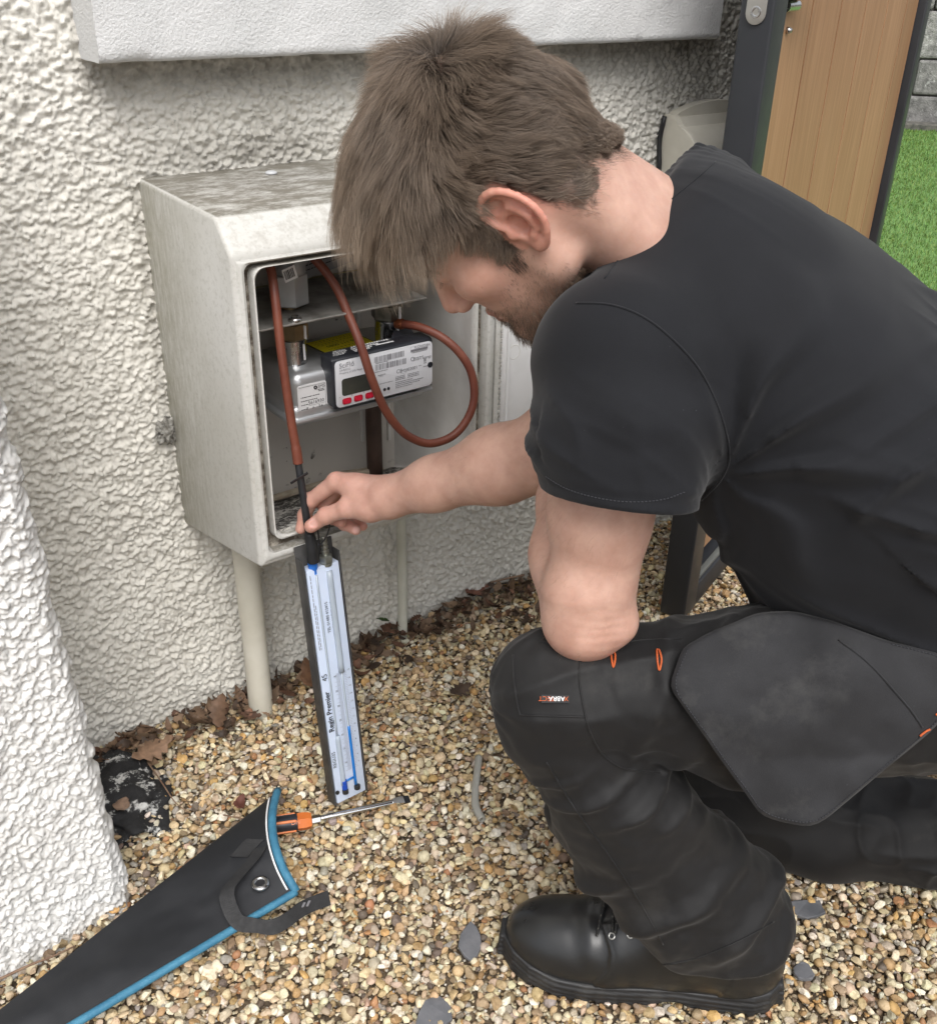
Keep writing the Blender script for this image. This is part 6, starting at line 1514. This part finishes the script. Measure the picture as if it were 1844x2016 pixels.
# ---- trouser details
tseams = [seam('trouser_seam', BP, [(1143, 1296), (1140, 1340), (1150, 1400), (1162, 1445), (1190, 1490), (1235, 1515), (1300, 1522)], .0011, M_trou, None, .0003),
          seam('trouser_seam', BP, [(1010, 1290), (1012, 1340), (1022, 1402), (1035, 1408), (1090, 1410), (1150, 1412)], .0012, M_trou, None, .0003),
          seam('trouser_seam', BP, [(1075, 1500), (1130, 1590), (1195, 1680), (1255, 1770), (1305, 1860)], .0010, M_trou, None, .0003),
          seam('hem_band', BP, [(1305, 1900), (1360, 1890), (1420, 1868), (1470, 1845), (1522, 1815)], .0012, M_trou, None, .0003),
          seam('trouser_seam', BP, [(1062, 1262), (1150, 1282), (1250, 1262), (1342, 1258)], .0009, M_trou, None, .0003)]
for px_, y0, y1 in ((1206, 1274, 1316), (1297, 1278, 1322)):
    tseams.append(seam('orange_bartack', BP, [(px_-4, y0+2), (px_-3, (y0+y1)/2), (px_+1, y1-2), (px_+5, (y0+y1)/2), (px_+1, y0+4), (px_-4, y0+2)], .0010, M_orange, None, .0008, 5))
# holster pocket : panel lying over the thigh, its lower half hanging free
poly = [(1343, 1277), (1318, 1352), (1335, 1375), (1415, 1490), (1497, 1604), (1545, 1618), (1592, 1627), (1620, 1614), (1720, 1530), (1827, 1441), (1870, 1395), (1890, 1330), (1860, 1290), (1740, 1262), (1640, 1225), (1560, 1205), (1490, 1208), (1400, 1245)]
PG = np.array(poly, float); cen = np.array([1590., 1400.])
sm_ = []
for yy in range(1260, 1480, 22):
    for xx in range(1350, 1840, 30):
        h_ = BP.ray_cast(Vector(CO), Vector(ray(xx, yy)).normalized())
        if h_[0] is not None: sm_.append((xx, yy, (np.array(h_[0])-CO)@_f))
sm_ = np.array(sm_); bs = lambda x, y: np.stack([np.ones_like(x), x, y, x*x, y*y, x*y], -1)
X_, Y_ = (sm_[:, 0]-1590)/250, (sm_[:, 1]-1400)/200; 
msk = sm_[:, 2] < np.median(sm_[:, 2])+.12
cf = np.linalg.lstsq(bs(X_, Y_)[msk], sm_[msk, 2], rcond=None)[0]
rs_ = sm_[msk, 2]-bs(X_, Y_)[msk]@cf; off = np.percentile(rs_, 6)
def pdepth(x, y):
    X, Y = (x-1590)/250, np.minimum((y-1400)/200, .45); d = float(bs(np.array(X), np.array(Y))@cf)+off-.006
    Yr = (y-1400)/200
    return d+max(0, Yr-.45)*.018
ring_n = 96; PGs = []
per = np.r_[PG, PG[:1]]; sl_ = np.r_[0, np.cumsum(np.linalg.norm(np.diff(per, axis=0), axis=1))]
for s_ in np.linspace(0, sl_[-1], ring_n, endpoint=False): PGs.append([np.interp(s_, sl_, per[:, 0]), np.interp(s_, sl_, per[:, 1])])
PGs = np.array(PGs)
for _ in range(1): PGs = PGs*.5+(np.roll(PGs, 1, 0)+np.roll(PGs, -1, 0))*.25
NR = 26; Vp = []
for i in range(NR+1):
    f_ = i/NR
    for p_ in PGs:
        xy = cen+(p_-cen)*f_; z_ = pdepth(*xy)+.0045*float(fbm(np.array([[xy[0]/120, xy[1]/120, 1.]]), 3, 2)[0])+.007*max(0, f_-.7)/.3*float(vnoise(np.array([[xy[0]/80, xy[1]/80, 5.]]), 3)[0])+.0012*math.sin(f_*26)*(f_ > .93); Vp.append(dep(xy[0], xy[1], z_))
Vp = np.array(Vp); kk = np.arange(ring_n); Fp = np.concatenate([np.stack([i*ring_n+kk, i*ring_n+(kk+1) % ring_n, (i+1)*ring_n+(kk+1) % ring_n, (i+1)*ring_n+kk], 1) for i in range(1, NR)])
c0 = len(Vp); Vp = np.r_[Vp, [dep(cen[0], cen[1], pdepth(*cen))]]; Ft = np.stack([np.full(ring_n, c0), ring_n+(kk+1) % ring_n, ring_n+kk], 1)
M_flap = cloth_mat('worn pocket drill', (.021, .021, .0228), (.030, .030, .0325), .80, 900, (.066, .065, .062), .06)
flap = mesh_np('holster_pocket', Vp, [Fp, Ft], M_flap); md = flap.modifiers.new('thick', 'SOLIDIFY'); md.thickness = .0034; md.offset = 0
BF = BVHTree.FromPolygons(Vp.tolist(), Fp.tolist())
ins = [tuple(cen+(p_-cen)*.965) for p_ in PGs[:70:2]]
fs_ = seam('pocket_stitch', BF, ins, .0005, M_thr, flap, .0024, 3, .0032)
fs2 = seam('pocket_seam', BF, [(1650, 1262), (1700, 1300), (1745, 1345), (1785, 1390), (1812, 1430)], .0011, M_flap, flap, .0022)
ob = [seam('orange_bartack', BF, [(1806, 1446), (1816, 1438), (1826, 1432)], .0011, M_orange, flap, .003, 4), seam('orange_bartack', BF, [(1838, 1405), (1846, 1400), (1852, 1396)], .0011, M_orange, flap, .003, 4)]
# brand tab on the knee pocket
ta, tb, tc = hit(BP, 1066, 1385, .0015), hit(BP, 1120, 1386, .0015), hit(BP, 1068, 1400, .0015)
tx = unit(ta-tb); tn = unit(CO-ta); ty = unit(np.cross(tn, tx)); TW = np.linalg.norm(ta-tb)
bm = bmesh.new(); prism(bm, [tb+tn*.0015-ty*.001, ta+tn*.0015-ty*.001, ta+tn*.0015-ty*.0085, tb+tn*.0015-ty*.0085], Vector(tn*.0008)); tab = bm_obj('fabric_tab', bm, pm('black tab', (.01, .01, .011), None, 5, .7))
hh_ = .0062; t1 = text_mesh([('ABRA', hh_, tb+tx*TW*.16+tn*.0026-ty*.0070, tx, ty, 'LEFT')], 'tab_lettering', M_white, tab); t2 = text_mesh([('TECT', hh_, tb+tx*TW*.53+tn*.0026-ty*.0070, tx, ty, 'LEFT'), ('X', hh_, tb+tx*TW*.03+tn*.0026-ty*.0070, tx, ty, 'LEFT')], 'tab_lettering', M_orange, tab)

# ---- boots
BA = np.array([-.7101, .7041, 0]); BL = np.array([-.7041, -.7101, 0]); BO = np.array([.795, .405, .006])
def to_boot(p): d = p-BO; return np.stack([d@BA, d@BL, d[:, 2]], 1)
def from_boot(q, A=BA, L=BL, O=None): 
    q = np.asarray(q, float); O = BO if O is None else O; return O+q[..., :1]*A+q[..., 1:2]*L+q[..., 2:3]*np.array([0, 0, 1.])
def foot2d(x, y, g=0.):
    X_ = np.array([-.002, .01, .03, .07, .12, .18, .23, .27, .30, .322, .335]); H_ = np.array([.016, .030, .038, .039, .039, .047, .053, .0525, .045, .031, .012])
    cy = np.interp(x, [0, .1, .2, .335], [0, .001, -.001, -.008]); hw = np.interp(x, X_, H_)+g
    return np.maximum(np.maximum(np.abs(y-cy)-hw, -.004-g-x), x-.337-g)
def upper_sdf(q):
    x, y, z = q.T; yc = y-np.interp(x, [0, .1, .2, .335], [0, .001, -.001, -.008]); p = np.stack([x, yc, z], 1)
    d = ell(p, (.262, 0, .040), (.072, .0515, .050)); d = smin(d, ell(p, (.215, 0, .045), (.07, .050, .052)), .02)
    d = smin(d, rcone(p, (.20, 0, .058), (.115, 0, .100), .043, .043), .025); d = smin(d, ell(p, (.052, 0, .055), (.054, .040, .062)), .02)
    d = smin(d, rcone(p, (.09, 0, .07), (.082, 0, .15), .046, .050), .025); d = smin(d, ell(p, (.14, 0, .045), (.07, .042, .05)), .02)
    d = smax(d, z-.150, .006)
    # quarter laid over the vamp, heel counter, rolled welt
    ay = np.abs(yc); edge = .226-.55*np.clip(.075-z, 0, 1)-.10*np.clip(z-.075, 0, 1)+.02*np.sin(z*60)
    tongue = np.where((x > .10), sstep(.017-ay, -.002, .002)*sstep(z, .07, .08), 0)
    qm = sstep(edge-x, -.0012, .0012)*(1-tongue); d = d-.0024*qm
    d = d-.0016*sstep(.055-.28*z+.028-x, -.001, .001)
    d = d+.0012*np.exp(-((x-(edge-.006))/.0012)**2)*qm*.5
    crease = (.0018*np.sin(x*150+ay*30)*np.exp(-((x-.222)/.022)**2))*sstep(z, .05, .08); d = d+crease
    return d
def sole_sdf(q):
    x, y, z = q.T; d2 = foot2d(x, y, .0045-.0015*sstep(z, .02, .03)); spring = .012*sstep(x, .25, .345)
    top = .031+spring+.006*sstep(.10-x, 0, .05); arch = .010*np.exp(-((x-.125)/.030)**2)
    d = smax(d2, np.maximum(z-top, arch+spring*.7-z), .006)
    gr = np.cos((z-spring)*2*np.pi/.0075); d = d-.0007*np.where(z > .006, gr, 0)*sstep(.035-z+spring, 0, .004)
    tread = np.where(z < .008, .004*(np.sin(x*2*np.pi/.018) > .2), 0); return d+tread
M_leather = NT('polished black leather'); k = M_leather; v = k.coord()
k.set(Base_Color=k.mix(k.noise(v, 8, 4), (.010, .0105, .011), (.016, .0165, .017)), Roughness=k.ramp(k.noise(v, 18, 5, .65), [(.3, .26), (.7, .44)]), Specular_IOR_Level=.55, Coat_Weight=.15, Coat_Roughness=.25, Normal=k.bump(k.noise(v, 420, 3, .6), .12, .0008, k.bump(k.noise(v, 26, 3), .10, .004))); M_leather = k.m
M_sole = pm('boot rubber', (.016, .016, .017), (.040, .039, .037), 26, .55, bump=.1, bscale=200, lo=.5, hi=.75)
uV, uQ = sn_extract(upper_sdf, (-.02, -.07, .012), (.35, .07, .165), .0024, 6, 2); oV, oQ = sn_extract(sole_sdf, (-.02, -.075, -.004), (.36, .075, .06), .0022, 6, 1)
def lace_parts():
    parts = []; ey = []
    UB = BVHTree.FromPolygons(uV.tolist(), uQ.tolist())
    def on(x, y, l_=.002):
        h_ = UB.ray_cast(Vector((x, y, .3)), Vector((0, 0, -1)))
        return np.array(h_[0])+np.array([0, 0, l_]) if h_[0] is not None else np.array([x, y, .1])
    for x_ in (.205, .184, .163):
        pts = [on(x_, yy, .0022) for yy in np.linspace(-.030, .028, 9)]; parts.append(tube_vf(catmull(pts, 3), .0017, 7))
        pts = [on(x_+.006+.012*(yy+.03)/.06, yy, .0040) for yy in np.linspace(-.028, .030, 9)]; parts.append(tube_vf(catmull(pts, 3), .0016, 7))
        for s_ in (1, -1):
            c_ = on(x_, s_*.0300, .0006); h_ = UB.ray_cast(Vector((x_, s_*.0300, .3)), Vector((0, 0, -1))); nn = unit(np.array(h_[1])); nn = nn if nn[2] > 0 else -nn
            e1 = unit(np.cross(nn, [1, 0, .1])); e2 = np.cross(nn, e1); a_ = np.linspace(0, 2*np.pi, 13)
            ey.append((c_, tube_vf(np.array([c_+nn*.0006+.0036*(math.cos(t_)*e1+math.sin(t_)*e2) for t_ in a_]), .0011, 6, False)))
    for s_ in (1, -1):
        pts = [np.array([.165, s_*.006, on(.165, 0)[2]+.006]), np.array([.178, s_*.018, on(.175, 0)[2]+.010]), np.array([.188, s_*.032, .095]), np.array([.186, s_*.042, .076])]; parts.append(tube_vf(catmull(pts, 5), .0016, 7))
    return parts, ey
lp, ey = lace_parts()
M_lace = pm('black lace', (.012, .012, .012), (.10, .095, .08), 300, .75, lo=.55, hi=.66); M_eye = pm('silver eyelet', (.55, .55, .52), None, 5, .3, 1.)
def boot(O, A, L, tiltx=0.):
    T_ = lambda q: from_boot(q, A, L, O)
    if tiltx:
        ct, st_ = math.cos(tiltx), math.sin(tiltx); T0 = T_; T_ = lambda q: T0(np.stack([.33+(q[:, 0]-.33)*ct+q[:, 2]*st_, q[:, 1], -(q[:, 0]-.33)*st_+q[:, 2]*ct], 1))
    flip = np.linalg.det(np.stack([A, L, [0, 0, 1]])) < 0
    fx = lambda Q: Q[:, ::-1] if flip else Q
    b_ = mesh_np('boot', T_(uV), fx(uQ), M_leather); mesh_np('boot_sole', T_(oV), fx(oQ), M_sole, b_)
    V, F = join_vf(lp); mesh_np('laces', T_(V), F, M_lace, b_)
    for c_, (V, F) in ey: mesh_np('eyelet', T_(V), F, M_eye, b_)
    return b_
b1 = boot(BO, BA, BL)
toeR = np.array([1.29, .27, .02]); A2 = unit([-.75, .66, 0]); L2 = np.array([-A2[1], A2[0], 0])
b2 = boot(toeR-A2*.33, A2, L2, math.radians(58))
adopt(person, body, hair, fly, nape, ah, bmesh_o, eb, lash, *sbs, shirt, trou, flap, tab, b1, b2)
for s_ in seams: s_.parent = shirt
for s_ in tseams: s_.parent = trou
